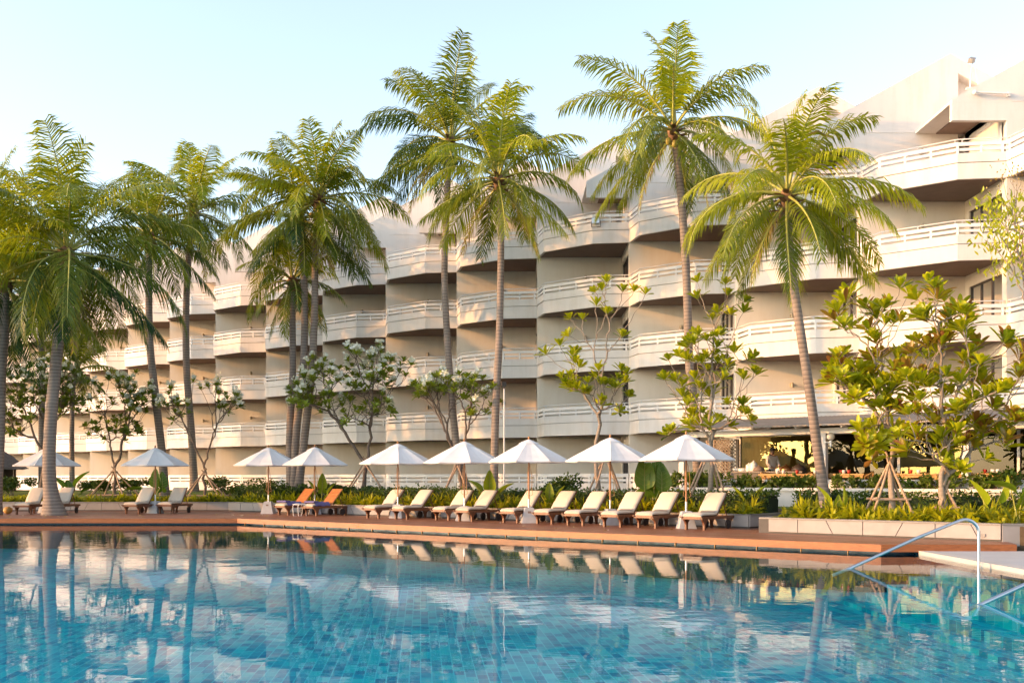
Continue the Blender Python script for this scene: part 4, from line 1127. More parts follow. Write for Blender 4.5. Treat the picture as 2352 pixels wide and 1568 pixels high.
# elephant ears
EAR = (.80, 1.0, .97, .86, .70, .50, .27)
def ears(label, c, lst, seed, mat=EARLEAF):
    root = empty('elephant_ear_plant', c); tag(root, label, 'plant', 'broad leaved elephant ear plants'); rr_ = random.Random(seed)
    for (dx, h, L, az, tilt, tn) in lst:
        top = Vector((dx, rr_.uniform(-.15, .15), h)); m = MB()
        m.tube(resample([(dx * .1, 0, 0), (dx * .5, 0, h * .6), tuple(top)], 8), [.028 - .002 * i for i in range(9)], 5, 1)
        a = R(az); tl = R(tilt); out = Vector((math.cos(a), math.sin(a), 0))
        tan = out * math.cos(tl) + Vector((0, 0, math.sin(tl))); nor = Vector((0, 0, 1)) * math.cos(tl) - out * math.sin(tl)
        if nor.y > 0 and abs(tilt) > 40: nor = -nor
        cu = rr_.uniform(.15, .5); n0_ = len(m.v); m.leaf(top - tan * L * .22, tan, nor, L, L * .6, EAR, .30, cu, 0, tn); lv = [Vector(v) for v in m.v[n0_:]]
        m.tube([lv[0] + nor * .008] + [lv[2 + 3 * k] + nor * .008 for k in range(7)], [.014] * 4 + [.01, .008, .006, .004], 4, 1, .5, False)
        for k in range(6):
            for e in (1, 3):
                m.tube([lv[2 + 3 * k] + nor * .006, lv[e + 3 * min(6, k + 1)] * .93 + lv[2 + 3 * min(6, k + 1)] * .07 + nor * .006], [.006, .003], 3, 1, .5, False)
        b_ = lv[2]; sd_ = lv[1] - lv[3]
        for e, sg2 in ((1, 1), (3, -1)):
            m.leaf(lv[0].lerp(lv[2], .8), -tan * .8 + sd_.normalized() * sg2 * .55, nor, L * .34, L * .26, (.7, 1, .8), .05, .2, 0, tn)
        m.build('leaf', [mat, RACHIS], root)
    return root
def ec(x, N, z=.34): p = PN(x, 1100, N); return Vector((p.x, p.y, z))
ears('largest elephant ear plant, tall dark veined leaves behind the ninth cushioned lounger', ec(1495, 29.2), [(-.22, 1.0, 1.15, -95, 84, .30), (.16, 1.05, 1.05, -70, 82, .18), (.36, .9, .95, -80, 86, .36), (.0, .7, .6, 150, 40, .5)], 1)
ears('elephant ear plant with three bright leaves behind the fourth cushioned lounger', ec(1125, 29.1), [(-.42, .75, .7, 150, 55, .6), (.0, .8, .8, -90, 75, .75), (.4, .65, .72, 10, 50, .7), (.2, .5, .5, -60, 40, .5)], 2)
ears('small elephant ear plant just past the seventh parasol pole', ec(1268, 29.0), [(-.1, .55, .55, -90, 80, .75), (.22, .55, .5, 0, 72, .8), (-.3, .45, .4, 180, 60, .6)], 3)
ears('elephant ear plant beside the slatted loungers and the fourth parasol', ec(738, 29.3), [(-.35, .7, .55, 170, 65, .5), (.05, .8, .7, -80, 75, .65), (.35, .6, .6, 20, 60, .75), (.6, .45, .45, 10, 45, .7)], 4)
ears('yellow leaved elephant ear plant beside the grey planter corner and end lounger', ec(1722, 30.2, .3), [(-.25, .55, .6, 160, 70, .85), (.25, .6, .6, 0, 70, .8), (.0, .4, .4, -90, 60, .8)], 5)
ears('elephant ear plant among sunlit ferns by the foot of the slanting palm', ec(1915, 27.6), [(-.15, .55, .6, 170, 72, .7), (.25, .5, .55, -30, 80, .55), (.05, .4, .4, -90, 60, .7)], 6)
ears('yellow elephant ear plant near the right end of the sunlit planter', ec(2270, 28.0), [(-.15, .6, .75, 175, 65, .84), (.3, .65, .75, -10, 65, .8)], 7)
ears('dark elephant ear plant cut by the right picture edge', ec(2342, 27.2), [(-.25, .9, .75, 160, 35, .3), (.2, .8, .7, 20, 40, .4), (.0, .6, .5, -90, 50, .5)], 8)
p = P(165, 1100, 49.8); ears('dark elephant ear plant right of the leaning deck palm trunk', Vector((p.x, p.y, .36)), [(-.5, .8, .8, 170, 50, .12), (.25, .9, 1.0, 20, 62, .15), (-.1, .7, .6, 120, 60, .1), (.5, .5, .6, 0, 30, .15)], 9)
p = P(352, 1100, 49.6); ears('dark elephant ear plant behind the second parasol pole', Vector((p.x, p.y, .36)), [(-.65, .6, .9, 180, 10, .3), (.1, .85, .9, -80, 85, .2), (.4, .8, .8, -60, 80, .15)], 10)

# ------------------------------------------------------------------ tree braces of rough poles
def brace(label, c, hgt, spread_, seed, bars=((.35,), ), n=4, lean=0.0):
    root = empty('tree_brace', c); tag(root, label, 'tree brace', 'pole braces around the young trees'); rr_ = random.Random(seed)
    ft = []
    for i in range(n):
        a = PI / n + i * 2 * PI / n + rr_.uniform(-.25, .25); ft.append(Vector((math.cos(a) * spread_, math.sin(a) * spread_ * .7, 0)))
    for f in ft:
        top = Vector((-f.x * .1 + rr_.uniform(-.05, .05), -f.y * .1, hgt * rr_.uniform(.92, 1.08))); m = MB()
        m.tube(resample([tuple(f), tuple(f.lerp(top, .5) + Vector((rr_.uniform(-.03, .03), 0, 0))), tuple(top)], 6), [.042 - .002 * k for k in range(7)], 7); m.build('stake', STAKE, root)
    for h in bars[0]:
        for i in range(n):
            a, b = ft[i], ft[(i + 1) % n]; q = h / hgt
            a2, b2 = a * (1 - q * 1.1) + Vector((0, 0, h)), b * (1 - q * 1.1) + Vector((0, 0, h + rr_.uniform(-.05, .05))); e = (b2 - a2) * .14
            m = MB(); m.tube([tuple(a2 - e), tuple(b2 + e)], .034, 7); m.build('crossbar', STAKE, root)
brace('pinkish pole brace around the slim rosette tree', P(1390, 1130, d1).xy.to_3d() + Vector((0, 0, .4)), 2.3, 1.0, 1, ((.42,),))
brace('pole brace around the narrow dense rosette tree', P(1628, 1130, d2).xy.to_3d() + Vector((0, 0, .38)), 2.3, 1.05, 2, ((.5,),))
brace('pole brace in the sunlit planter nearest the slanting palm', P(2041, 1165, d3a).xy.to_3d() + Vector((0, 0, .3)), 1.9, .85, 3, ((.62,),))
brace('short pole brace around the low forked trunk near the handrail', P(2175, 1170, d3b).xy.to_3d() + Vector((0, 0, .3)), 1.1, .55, 4, ((.4,),))
brace('dark pole brace around the largest flowering frangipani', P(838, 1130, d4).xy.to_3d() + Vector((0, 0, .45)), 1.9, 1.5, 5, ((.3,),))
brace('dark pole brace around the smaller frangipani', P(1050, 1130, d5).xy.to_3d() + Vector((0, 0, .45)), 1.8, 1.0, 6, ((.2,),))
brace('dark pole brace around the bare two trunk frangipani', gb(262, 1135, 51.6), 1.6, 1.5, 7, ((.15, 1.3),))
brace('dark pole brace around the sparse curling frangipani', gb(470, 1130, 50.8), 1.5, 1.2, 8, ((.2, 1.25),))

# ------------------------------------------------------------------ restaurant terrace
FZ = .90
sT0, sT1 = S_of(1545, 33.2), 16.0
m = MB()
q = [W(sT0, 33.0), W(sT1, 33.0), W(sT1, 38.8), W(sT0, 38.8)]
m.prism([(v.x, v.y) for v in q], .3, FZ, 1)
q = [W(sT0, 32.6), W(sT1, 32.6), W(sT1, 33.0), W(sT0, 33.0)]
m.prism([(v.x, v.y) for v in q], .2, 1.08, 0)
q = [W(sT0 - .05, 32.5), W(sT1, 32.5), W(sT1, 33.06), W(sT0 - .05, 33.06)]
m.prism([(v.x, v.y) for v in q], 1.08, 1.18, 0)
q = [W(sT0 + .05, 33.5), W(sT1, 33.5), W(sT1, 33.68), W(sT0 + .05, 33.68)]
m.prism([(v.x, v.y) for v in q], FZ, 1.46, 0)
tag(m.build('terrace_wall', [WALL_WHITE, PAVING]), 'white stepped terrace wall under the restaurant, behind the dark hedge', 'wall')
rest = empty('restaurant_pavilion', W(sT0 + 6, 36, FZ)); tag(rest, 'open restaurant under a corrugated lean-to roof with white columns and large panes', 'restaurant')
RO = -Vector(rest.location)
def rb(m, name, mats, **kw):
    m.v = [(v[0] + RO.x, v[1] + RO.y, v[2] + RO.z) for v in m.v]; return m.build(name, mats, rest, **kw)
m = MB(); vs = []; n = 420; sR0 = S_of(1528, 33.4)
for i in range(n + 1):
    s_ = sR0 + (sT1 - sR0) * i / n; dz = .010 * math.cos(i * PI)
    for (nn, z) in ((33.3, 3.30), (39.0, 3.92)): vs.append(W(s_, nn, z + dz))
vs2 = [v + Vector((0, 0, -.05)) for v in vs]
fs = [(2 * i, 2 * i + 2, 2 * i + 3, 2 * i + 1) for i in range(n)]
m.add(vs, fs, 0, .5, False); m.add(vs2, [f[::-1] for f in fs], 0)
m.add([vs[0], vs[1], vs2[1], vs2[0]], [(0, 1, 2, 3)], 0); m.add([v for i in range(n + 1) for v in (vs[2 * i], vs2[2 * i])], [(2 * i, 2 * i + 1, 2 * i + 3, 2 * i + 2) for i in range(n)], 0)
rb(m, 'roof', plain('corrugated_sheet', (.27, .24, .21), .7, .2, 3, .2, .01))
m = MB()
for nn, z in ((34.0, 3.11), (37.0, 3.2)): 
    a, b = W(sT0 + .1, nn), W(sT1, nn); c = (a + b) / 2; m.box((c.x, c.y, z), ((b - a).length, .16, .20), 0, -TH)
s_ = sR0 + .3
while s_ < sT1:
    a, b = W(s_, 33.45, 3.235), W(s_, 38.8, 3.80); m.tube([a, b], .055, 4, 0, .5, True, False); s_ += 1.6
rb(m, 'beam', WALL_WHITE)
for x in (1568, 1892, 2219):
    m = MB(); p = PN(x, 1100, 34.0); m.box((p.x, p.y, (FZ + 3.01) / 2), (.22, .22, 3.01 - FZ), 0, -TH); m.box((p.x, p.y, FZ + .1), (.28, .28, .2), 0, -TH); rb(m, 'column', WALL_WHITE, bevel=.012)
sg = [S_of(1700, 37), S_of(1885, 37), S_of(2065, 37), S_of(2215, 37), S_of(2340, 37), sT1]
for i in range(5):
    m = MB(); a, b = W(sg[i] + .05, 37), W(sg[i + 1] - .05, 37)
    m.add([(a.x, a.y, FZ + .05), (b.x, b.y, FZ + .05), (b.x, b.y, 3.1), (a.x, a.y, 3.1)], [(0, 1, 2, 3)]); rb(m, 'glass_pane', GLASS_SHOP if i in (0, 2) else glassm('restaurant_dark_glass', (.3, .3, .25), .0, .01, (.8, .75, .6)) if i == 1 else bpy.data.materials['restaurant_dark_glass'])
m = MB()
for s_ in sg: p = W(s_, 37); m.box((p.x, p.y, (FZ + 3.1) / 2), (.09, .1, 3.1 - FZ), 0, -TH)
rb(m, 'mullion', RAIL_WHITE)
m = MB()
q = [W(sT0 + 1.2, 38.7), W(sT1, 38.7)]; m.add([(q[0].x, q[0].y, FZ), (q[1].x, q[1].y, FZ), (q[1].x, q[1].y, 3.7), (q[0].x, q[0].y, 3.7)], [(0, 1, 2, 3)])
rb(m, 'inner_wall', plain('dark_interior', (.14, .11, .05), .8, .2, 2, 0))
m = MB(); a, b = W(S_of(1640, 36.4), 36.4), W(S_of(1694, 36.4), 36.4); L = (b - a).length; u = (b - a) / L
for k in range(-16, 26):
    for sg_ in (1, -1):
        z0_, z1_ = FZ + .05, 3.0; h = z1_ - z0_; s0 = k * .14; s1_ = s0 + sg_ * h
        t0, t1 = 0, 1
        for lo_, hi_ in ((0, L),):
            d_ = s1_ - s0; ta_, tb_ = (lo_ - s0) / d_, (hi_ - s0) / d_; t0 = max(t0, min(ta_, tb_)); t1 = min(t1, max(ta_, tb_))
        if t1 - t0 < .02: continue
        pa = a + u * (s0 + d_ * t0); pb = a + u * (s0 + d_ * t1); o_ = Vector((NX, NY, 0)) * (.012 * sg_)
        m.tube([(pa.x + o_.x, pa.y + o_.y, z0_ + h * t0), (pb.x + o_.x, pb.y + o_.y, z0_ + h * t1)], .022, 4, 0, .5, False, False)
for e in (a, b): m.box((e.x, e.y, (FZ + 3.0) / 2), (.09, .09, 3.0 - FZ), 0, -TH)
rb(m, 'lattice_panel', plain('lattice_wood', (.34, .26, .19), .8, .15, 8, .1))
def lampglobe(x, y, N):
    m = MB(); p = PN(x, y, N); m.ball(p, .14, 0, .5, 14, 10); m.tube([(p.x, p.y, p.z - .13), (p.x + .0, p.y, p.z - .34)], .04, 8, 1); m.tube([(p.x, p.y, p.z - .2), (p.x - .22, p.y + .1, p.z - .2)], .018, 6, 1)
    rb(m, 'globe_lamp', [plain('globe_shade', (.72, .62, .48), .3, .03, 3, 0), RAIL_WHITE])
lampglobe(1908, 1002, 33.9)
# buffet counter, tables, chairs, crockery
a, b = W(S_of(1688, 35.3), 35.3), W(S_of(1850, 35.3), 35.3); c = (a + b) / 2; L = (b - a).length
cnt = empty('buffet_counter', (c.x, c.y, FZ), -TH); tag(cnt, 'dark buffet counter with a pale top behind the terrace planters', 'counter')
m = MB(); m.box((0, 0, .40), (L, .6, .8)); m.build('body', plain('dark_counter', (.05, .038, .03), .4, .2, 5, 0), cnt)
m = MB(); m.box((0, 0, .83), (L + .1, .75, .05)); m.build('top', plain('counter_top', (.16, .12, .09), .3, .2, 5, 0), cnt)
WARE = plain('white_crockery', (.78, .75, .70), .25, .03, 6, 0)
COPPER = plain('copper_dish', (.5, .25, .10), .25, .1, 6, 0, .002, .9)
def ware(kind, x, N, z, label, cat, group, s=1.0, mat=None):
    p = PN(x, 1090, N); m = MB()
    prof = {'plates': [(0, 0), (.14, 0), (.16, .015), (.15, .03), (.16, .045), (.15, .06), (.16, .075), (.15, .09), (.16, .105), (.0, .11)],
            'bowl': [(0, 0), (.08, 0), (.12, .04), (.17, .11), (.16, .115), (.1, .05), (0, .03)],
            'urn': [(0, 0), (.13, 0), (.14, .05), (.14, .26), (.12, .31), (.05, .35), (.02, .40), (0, .41)],
            'cup': [(0, 0), (.03, 0), (.045, .05), (.048, .10), (.042, .10), (.035, .02), (0, .01)],
            'dish': [(0, 0), (.2, 0), (.24, .03), (.24, .06), (.2, .14), (.1, .2), (.03, .22), (.03, .25), (0, .26)]}[kind]
    m.lathe([(r * s, z_ * s) for r, z_ in prof], (0, 0, 0), 16); o = m.build({'plates': 'plate_stack', 'bowl': 'serving_bowl', 'urn': 'drink_urn', 'cup': 'coffee_cup', 'dish': 'chafing_dish'}[kind], mat or WARE)
    o.location = (p.x, p.y, z); return tag(o, label, cat, group)
CT = FZ + .856
for i, (k_, x, s_, lb, ct, mt) in enumerate((('bowl', 1692, 1.0, 'white bowl at the lattice end of the buffet', 'bowl', None), ('plates', 1706, 1.1, 'white plate stack between bowl and urns on the buffet', 'plates', None),
        ('urn', 1720, .8, 'shorter white urn on the buffet', 'urn', None), ('urn', 1731, 1.0, 'tall white urn next to the person at the buffet', 'urn', None), ('dish', 1743, .9, 'dark covered dish in front of the person', 'dish', SOFFIT),
        ('plates', 1790, .9, 'white plate stack just past the person on the buffet', 'plates', None), ('dish', 1806, 1.0, 'copper covered dish in the middle of the buffet', 'dish', COPPER), ('dish', 1835, 1.1, 'black covered dish at the palm end of the buffet', 'dish', FRAME))):
    ware(k_, x, 35.25, CT, lb, ct, None, s_, mt)
RATT = wood('rattan', (.50, .27, .08), .5, (5, 5, 5), .3)
def table(x, N, label, w_=1.5):
    p = PN(x, 1090, N); t = empty('dining_table', (p.x, p.y, FZ), -TH); tag(t, label, 'table', 'wooden tables on the restaurant terrace')
    m = MB(); m.box((0, 0, .73), (w_, .75, .05)); m.box((0, 0, .665), (w_ - .1, .65, .08)); m.build('tabletop', RATT, t)
    for sx in (-1, 1):
        for sy in (-1, 1): m = MB(); m.box((sx * (w_ / 2 - .08), sy * .29, .3125), (.06, .06, .624)); m.build('leg', RATT, t)
    return p
def chair(x, N, rz, label):
    p = PN(x, 1090, N); t = empty('rattan_chair', (p.x, p.y, FZ), rz); tag(t, label, 'chair', 'rattan chairs on the restaurant terrace')
    m = MB(); m.box((0, 0, .43), (.5, .48, .06)); m.build('seat', RATT, t, bevel=.015)
    m = MB(); 
    for k in range(9):
        an = R(180 * k / 8); m.tube([(.25 * math.cos(an), .02 + .24 * math.sin(an), .44), (.29 * math.cos(an), .02 + .28 * math.sin(an), .66 + .16 * math.sin(an))], .014, 5)
    m.tube([(.29 * math.cos(R(180 * k / 12)), .02 + .28 * math.sin(R(180 * k / 12)), .66 + .16 * math.sin(R(180 * k / 12))) for k in range(13)], .026, 6); m.build('backrest', RATT, t)
    for sx in (-1, 1):
        for sy in (-1, 1): m = MB(); m.tube([(sx * .22, sy * .2, .42), (sx * .25, sy * .24, 0)], .02, 6); m.build('leg', RATT, t)
for x, lb, ww in ((1810, 'long wooden table before the lit pane of the restaurant', 1.9), (1870, 'wooden table just left of the middle white column', 1.2), (1940, 'wooden table with red jar right of the middle column', 1.6), (2105, 'wooden table behind the reddish rosette tree', 1.6), (2275, 'wooden table at the right end of the terrace', 1.8)):
    table(x, 34.5, lb, ww)
for x, rz, lb in ((1768, -TH + 1.4, 'curved rattan chair at the left end of the long table'), (1845, -TH - 1.3, 'rattan chair between the two tables by the column'), (1985, -TH - 1.2, 'rattan chair beside the table with the red jar'), (2150, -TH - 1.2, 'rattan chair behind the pole brace by the handrail'), (2065, -TH + 1.3, 'rattan chair behind the sunlit planter trees'), (2235, -TH + 1.3, 'rattan chair by the last white column')):
    chair(x, 34.4, rz, lb)
RED = plain('red_jar', (.45, .04, .02), .3, .1, 6, 0)
for x, lb, mt in ((1785, 'white cup at the person end of the long table', None), (1799, 'white cup in the middle of the long table', None), (1831, 'red jar on the long table', RED), (1872, 'white cup beside the middle column', None), (1931, 'red jar right of the middle column', RED), (1938, 'white cup touching the red jar right of the column', None), (1950, 'small dark red pot on the table right of the column', RED), (2092, 'red jar behind the reddish rosette tree', RED), (2110, 'white cup behind the reddish rosette tree', None), (2262, 'red jar on the last terrace table', RED), (2280, 'white cup on the last terrace table', None), (2292, 'second white cup on the last terrace table, nearest its end', None)):
    ware('cup', x, 34.4, FZ + .756, lb, 'jar' if mt else 'cup', None, 1.25, mt)
# shrubs in the terrace planter
sh0 = None
for i, x in enumerate((1700, 1722, 1744, 1766, 1790, 1815, 1838, 1862, 1928, 1958, 1985, 2015, 2048, 2085, 2125, 2165, 2195, 2245, 2285, 2325)):
    p = PN(x, 1100, 33.28)
    if i % 4 == 0 or sh0 is None:
        sh0 = shrub('', (p.x, p.y, 1.02), (.36, .3, .52), 260, 200 + i, (.35, .85), (.09, .17)); o = sh0
    else:
        o = copy_tree(sh0); o.location = (p.x, p.y, 1.02); o.rotation_euler = (0, 0, i * 1.7); k_ = random.uniform(.8, 1.15); o.scale = (k_, k_, k_ * random.uniform(.85, 1.15))
    tag(o, 'small feathery shrub in the white planter along the restaurant terrace', 'shrub', 'small shrubs in the terrace planter')
for i, x in enumerate((1560, 1590, 1612, 1655)):
    p = PN(x, 1100, 32.9 - .2); o = copy_tree(sh0); o.location = (p.x, p.y, 1.0 if x > 1545 else .6); o.rotation_euler = (0, 0, i * 2.1); o.scale = (1.3, 1.2, 1.1)
    tag(o, 'small leafy shrub on the terrace wall below the lattice panel', 'shrub', 'shrubs by the lattice panel')

# ------------------------------------------------------------------ person at the buffet
def person(label, loc, rz):
    SHIRT = cloth('pale_shirt', (.62, .52, .45)); SKIN = plain('skin', (.20, .105, .065), .5, .05, 9, 0); HAT = plain('dark_cap', (.03, .022, .02), .8, .1, 9, 0); TRS = cloth('dark_trousers', (.05, .045, .045))
    root = empty('person', loc, rz); tag(root, label, 'person')
    def skin(name, V, E, Rd, mat):
        me = bpy.data.meshes.new(name); me.from_pydata(V, E, []); o = bpy.data.objects.new(name, me); col.objects.link(o); o.parent = root
        sk = o.modifiers.new('skin', 'SKIN'); sk.use_smooth_shade = True
        for i, r in enumerate(Rd): me.skin_vertices[0].data[i].radius = r if hasattr(r, '__len__') else (r, r)
        me.skin_vertices[0].data[0].use_root = True
        sb = o.modifiers.new('sub', 'SUBSURF'); sb.levels = 2; sb.render_levels = 2; me.materials.append(mat); return o
    V = [(0, 0, .92), (0, 0, 1.12), (0, -.01, 1.34), (0, 0, 1.43), (0, -.02, 1.50), (0, -.035, 1.58), (0, -.03, 1.66),
         (.18, 0, 1.38), (.24, -.06, 1.12), (.16, -.28, 1.00), (.12, -.36, 1.0), (-.18, 0, 1.38), (-.24, -.07, 1.12), (-.12, -.27, .98), (-.09, -.35, .98),
         (.09, 0, .86), (.10, -.02, .46), (.10, .02, .08), (.10, -.12, .03), (-.09, 0, .86), (-.10, .0, .46), (-.10, .03, .08), (-.10, -.10, .03)]
    E = [(0, 1), (1, 2), (2, 3), (3, 4), (4, 5), (5, 6), (2, 7), (7, 8), (8, 9), (9, 10), (2, 11), (11, 12), (12, 13), (13, 14), (0, 15), (15, 16), (16, 17), (17, 18), (0, 19), (19, 20), (20, 21), (21, 22)]
    Rd = [(.15, .11), (.145, .105), (.16, .11), (.07, .07), (.06, .065), (.075, .09), (.07, .085), .065, .048, .036, .03, .065, .048, .036, .03, .085, .06, .045, .035, .085, .06, .045, .035]
    skin('body', V, E, Rd, SKIN)
    skin('shirt', [(0, 0, .84), (0, 0, 1.0), (0, 0, 1.15), (0, -.01, 1.34), (0, 0, 1.42), (.185, 0, 1.385), (.245, -.06, 1.12), (.18, -.22, 1.03), (-.185, 0, 1.385), (-.245, -.07, 1.12), (-.15, -.21, 1.01)],
         [(0, 1), (1, 2), (2, 3), (3, 4), (3, 5), (5, 6), (6, 7), (3, 8), (8, 9), (9, 10)], [(.18, .135), (.175, .13), (.17, .125), (.178, .125), (.085, .085), .082, .066, .054, .082, .066, .054], SHIRT)
    skin('trousers', [(0, 0, .90), (.09, 0, .84), (.10, -.02, .46), (.10, .02, .09), (-.09, 0, .84), (-.10, 0, .46), (-.10, .03, .09)], [(0, 1), (1, 2), (2, 3), (0, 4), (4, 5), (5, 6)], [(.165, .125), .1, .078, .066, .1, .078, .066], TRS)
    m = MB(); m.ball((0, -.03, 1.68), (.095, .105, .085), 0); m.add([(-.07, -.11, 1.67), (.07, -.11, 1.67), (.05, -.20, 1.655), (-.05, -.20, 1.655)], [(0, 1, 2, 3), (3, 2, 1, 0)], 0); m.build('cap', HAT, root)
    for sx in (-1, 1):
        m = MB(); hx = .12 if sx > 0 else -.09; m.ball((hx, -.39, 1.0 if sx > 0 else .98), (.035, .045, .02), 0)
        for f in range(4): x0 = hx - .027 + .018 * f; m.tube([(x0, -.42, 1.0), (x0, -.465 + .008 * abs(f - 1), .995), (x0, -.49 + .01 * abs(f - 1), .978)], [.009, .008, .006], 5)
        m.tube([(hx - sx * .03, -.385, 1.0), (hx - sx * .06, -.42, .995)], [.01, .007], 5); m.build('hand', SKIN, root)
    m = MB(); m.ball((0, -.123, 1.585), (.012, .018, .016), 0)
    for sx in (-1, 1): m.ball((sx * .03, -.112, 1.615), (.009, .007, .006), 1); m.ball((sx * .078, -.03, 1.595), (.012, .02, .028), 0)
    m.ball((0, -.112, 1.545), (.022, .007, .006), 1); m.build('face', [SKIN, HAT], root)
p = PN(1773, 1090, 36.1)
person('person in a pale shirt and dark cap standing behind the buffet', (p.x, p.y, FZ), R(20))

# ------------------------------------------------------------------ handrails, pipes, lamps, hut
def handrail(label, y, x0=6.0):
    root = empty('pool_handrail', (8.96, y, -.16)); tag(root, label, 'handrail', 'steel handrails of the pool steps')
    o_ = Vector((-8.96, -y, .16)); m = MB()
    pts = [(8.96, y, -1.0), (8.96, y, -.2), (8.96, y, .45)] 
    for k in range(1, 9): an = R(k * 14.2); pts.append((8.96 - .26 * (1 - math.cos(an)), y, .45 + .26 * math.sin(an)))
    ex = pts[-1]; sl_ = .585 * .62
    pts += [(ex[0] - .8, y, ex[2] - .32), (6.48, y, ZW + .0), (6.15, y, ZW - .13)]
    m.tube([Vector(q) + o_ for q in pts], .03, 12); m.build('rail', METAL, root)
    m = MB(); m.lathe([(.032, 0), (.07, 0), (.07, .012), (.035, .03)], Vector((8.96, y, ZW - .14)) + o_, 14); m.build('flange', METAL, root)
handrail('curved steel handrail entering the pool in front of the sunlit planter', 20.06)
handrail('second steel handrail entering the water, nearer and cut by the right edge', 14.4)
pp = PN(1158, 1100, 31.9); root = tag(empty('white_pipe', (pp.x, pp.y, .5)), 'slim white standing pipe beside the straight dark palm trunk', 'pipe')
m = MB(); m.tube([(0, 0, -.1), (0, 0, 4.6)], .03, 8); m.build('pipe', ALU, root)
m = MB(); m.box((-.02, -.08, 4.75), (.18, .12, .2), 0, .3); m.tube([(0, 0, 4.55), (0, -.06, 4.7)], .02, 6); m.build('spotlight', FRAME, root)
def floodlight(label, loc, rz, s=1.0):
    t = empty('floodlight', loc, rz); tag(t, label, 'floodlight'); t.scale = (s, s, s)
    m = MB(); m.add([(-.2, -.14, .16), (.2, -.14, .16), (.2, -.12, .46), (-.2, -.12, .46), (-.13, .08, .22), (.13, .08, .22), (.13, .08, .40), (-.13, .08, .40)], [(0, 3, 2, 1), (4, 5, 6, 7), (0, 1, 5, 4), (1, 2, 6, 5), (2, 3, 7, 6), (3, 0, 4, 7)], 0); m.build('head', plain('lamp_housing', (.30, .29, .27), .5, .1, 8, 0), t)
    m = MB(); m.add([(-.175, -.142, .185), (.175, -.142, .185), (.175, -.124, .44), (-.175, -.124, .44)], [(0, 1, 2, 3)]); m.build('lens', METAL, t)
    m = MB(); m.tube([(-.22, -.02, .31), (-.22, -.02, .02), (.22, -.02, .02), (.22, -.02, .31)], .016, 5); m.build('bracket', FRAME, t)
    return t
fk = FK(-1)
floodlight('grey floodlight mounted on the top balcony parapet between the two tallest palms', (fk.x + 2.62, fk.y - 3.26, ZB[3] + .72), R(-15), .95)
fk = FK(3)
gx, gy = fk.x - .95, fk.y; zt = 15.06 + .5455 * 1.0
st = empty('roof_lamp_stand', P(2233, 203, 37.9)); st.scale = (.58, .58, .58); tag(st, 'white tripod lamp stand with tilted grey floodlight on the highest gable', 'lamp stand')
m = MB()
for dx, dy in ((-.22, -.25), (.22, -.25), (0, .28)): m.tube([(dx * 1.3, dy, -.1), (dx * .35, dy * .4, 1.55)], .028, 6)
for h in (.5, 1.0): m.tube([(-.22 + .1 * h, -.2, h), (.22 - .1 * h, -.2, h)], .02, 6)
m.build('stand', RAIL_WHITE, st)
m = MB(); m.box((0, 0, -.02), (.75, .35, .06), 0); m.build('base', RAIL_WHITE, st)
f_ = MB(); f_.box((0, 0, 0), (.42, .30, .30)); f_.add([(-.24, -.16, -.17), (.24, -.16, -.17), (.24, -.16, .17), (-.24, -.16, .17)], [(0, 1, 2, 3)], 0); hd = f_.build('lamp_head', bpy.data.materials['lamp_housing'], st, bevel=.03); hd.location = (-.05, 0, 1.75); hd.rotation_euler = (R(30), R(-28), R(40))
pb = empty('roof_pipe', P(2275, 219, 37.41) + Vector((0, -.03, 0))); tag(pb, 'short white bracket pipe fixed to the highest gable wall below the lamp stand', 'pipe')
m = MB(); m.tube([(-.6, -.12, .05), (.6, -.12, 0)], .04, 8); m.build('pipe', RAIL_WHITE, pb)
m = MB(); m.ball((-.62, -.1, .05), .09); m.box((.6, -.06, 0), (.1, .12, .16)); m.build('bracket', RAIL_WHITE, pb)
# thatched hut at the far left
hx = P(8, 1100, 56); hut = empty('thatched_hut', (hx.x - 2.0, hx.y + 1, .5), .2); hut.scale = (.9, .9, .85); tag(hut, 'dark thatched garden hut at the left edge behind the frangipani', 'hut')
m = MB(); rr_ = random.Random(5); n = 28; vs = []
for i, (r, z) in enumerate(((2.9, 1.75), (2.85, 1.85), (2.0, 2.55), (1.1, 3.2), (.05, 3.9))):
    for k in range(n): an = 2 * PI * k / n; q = r * (1 + rr_.uniform(-.025, .025)); vs.append((q * math.cos(an), q * math.sin(an), z + rr_.uniform(-.06, .06)))
m.add(vs, [(i * n + k, i * n + (k + 1) % n, (i + 1) * n + (k + 1) % n, (i + 1) * n + k) for i in range(4) for k in range(n)], 0)
m.build('roof', THATCH, hut)
m = MB()
for k in range(6): an = k * PI / 3; m.tube([(2.2 * math.cos(an), 2.2 * math.sin(an), -.3), (2.2 * math.cos(an), 2.2 * math.sin(an), 2.3)], .08, 8)
m.build('post', TEAK, hut)
m = MB(); m.lathe([(2.05, -.2), (2.05, 1.9)], (0, 0, 0), 24); m.build('screen_wall', plain('hut_screen', (.06, .045, .035), .9, .2, 6, 0), hut)
# coconut lying by the edge palm
m = MB(); m.ball((0, 0, .16), (.2, .16, .16)); o = m.build('coconut', plain('ripe_husk', (.5, .27, .07), .5, .2, 6, .1)); v = foot(18, 1180); o.location = v; tag(o, 'single orange coconut lying at the foot of the edge palm', 'coconut')
# small plaque on the planter
v = Vector(w2).lerp(Vector(w3), .93); m = MB(); m.box((0, -.045, 0), (.14, .03, .07)); o = m.build('wall_socket', STONE_CAP); o.location = (v.x, v.y, .14); o.rotation_euler = (0, 0, -TH); tag(o, 'small grey socket box on the sunlit planter wall near its corner', 'socket box')
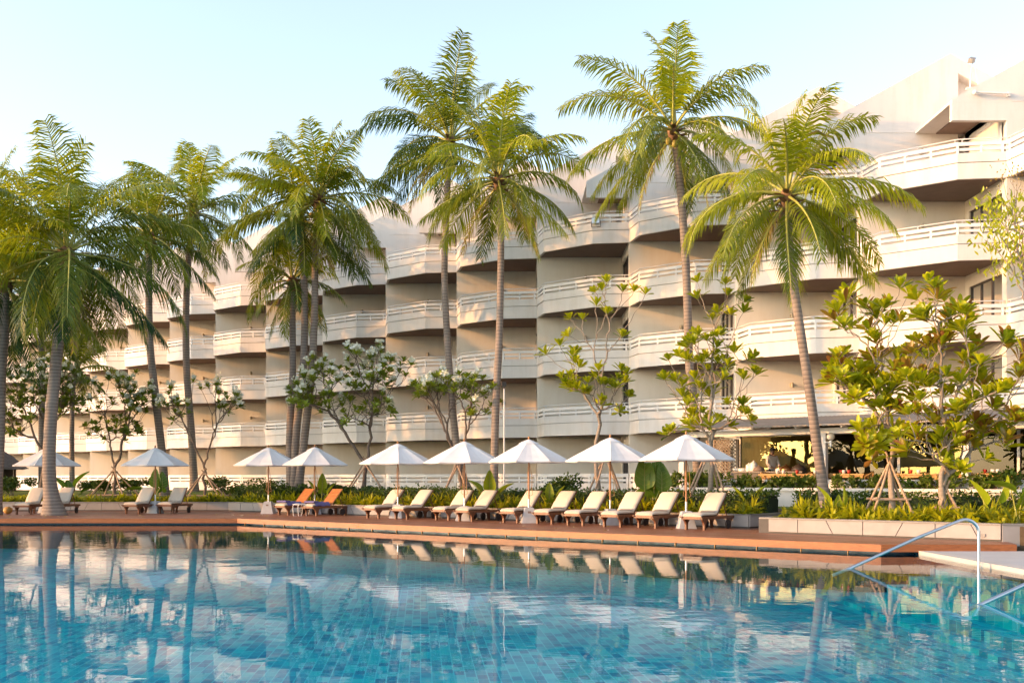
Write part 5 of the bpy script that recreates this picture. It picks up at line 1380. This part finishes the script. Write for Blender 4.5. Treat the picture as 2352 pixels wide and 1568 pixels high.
# deck brackets
m = MB(); k = .4; L = math.hypot(EXX - KX, EYY - KY)
while k < L:
    x = KX + (EXX - KX) * k / L; y = KY + (EYY - KY) * k / L; m.box((x + .04, y + .06, -.20), (.02, .06, .058), 0, -TH); k += 1.15
tag(m.build('deck_brackets', plain('bracket_metal', (.30, .18, .07), .5, .1, 5, 0, .002, .3)), kind='structure')

# ------------------------------------------------------------------ tall garden trees left of the frame that shade the middle of the hotel
def shade_tree(label, x, y, h, r, n, seed):
    root = empty('garden_tree', (x, y, .5)); tag(root, label, 'tree', 'tall shade trees beside the garden'); rr_ = random.Random(seed)
    lob = [(Vector((rr_.uniform(-.7, .7) * r, rr_.uniform(-.7, .7) * r, h * rr_.uniform(.45, .93))), r * rr_.uniform(.28, .5)) for _ in range(15)]
    m = MB()
    m.tube([(0, 0, -.2), (.2, .1, h * .3), (.1, 0, h * .55), (0, .1, h * .85)], [.32, .25, .17, .05], 9)
    for c, q in lob[:9]: m.tube([(.15, .05, h * .35), (c.x * .5, c.y * .5, c.z * .8), tuple(c)], [.12, .08, .03], 6)
    m.build('trunk', TREE_BARK, root); m = MB()
    def f(rg):
        c, q = lob[rg.integers(0, 15)]; v = rg.normal(0, 1, 3); v /= np.linalg.norm(v); v *= q * rg.random() ** .45
        return (c.x + v[0], c.y + v[1], c.z + v[2] * .8), .15 + .6 * rg.random()
    leafcloud(m, f, n, seed, (.3, .55)); m.build('crown', HEDGE, root)
for i, (x, y, h, r) in enumerate(((-33, 45, 15, 4.5), (-38, 50, 18, 5), (-41, 56, 18, 5), (-45, 61, 19, 5), (-46, 52, 20, 5.5), (-35, 39.8, 12, 3.5))):
    shade_tree('tall dense garden tree standing beyond the frame edge', x, y, h, r, 2600, 300 + i)

for i, (x, y, h, r) in enumerate(((-49, 3, 7, 3.5), (-50, 9, 8, 3.8), (-50, 15, 7.5, 3.5), (-52, 21, 7, 3.5), (-48, -3, 7, 3.5))):  # unseen trees, added to show as silhouettes in the restaurant panes
    shade_tree('unseen rounded tree added across the pool for its reflection in the restaurant panes', x, y, h, r, 1500, 330 + i)

rg = np.random.default_rng(77); m = MB()
for i in range(46):
    x, y = (rg.uniform(0, 700), rg.uniform(1180, 1188)) if i < 26 else (rg.uniform(560, 1700), rg.uniform(1192, 1222))
    v = foot(x, y); a = rg.uniform(0, 6.28)
    m.leaf((v.x, v.y, .012), (math.cos(a), math.sin(a), .08), (0, 0, 1), rg.uniform(.07, .15), .06, (.6, 1, .7), .25, .3, 0 if i % 3 else 1, .97 if i % 2 else .6)
tag(m.build('fallen_leaves', [BIGLEAF, PETAL]), 'few fallen leaves and petals scattered on the deck boards', 'leaves', None, 'stuff')
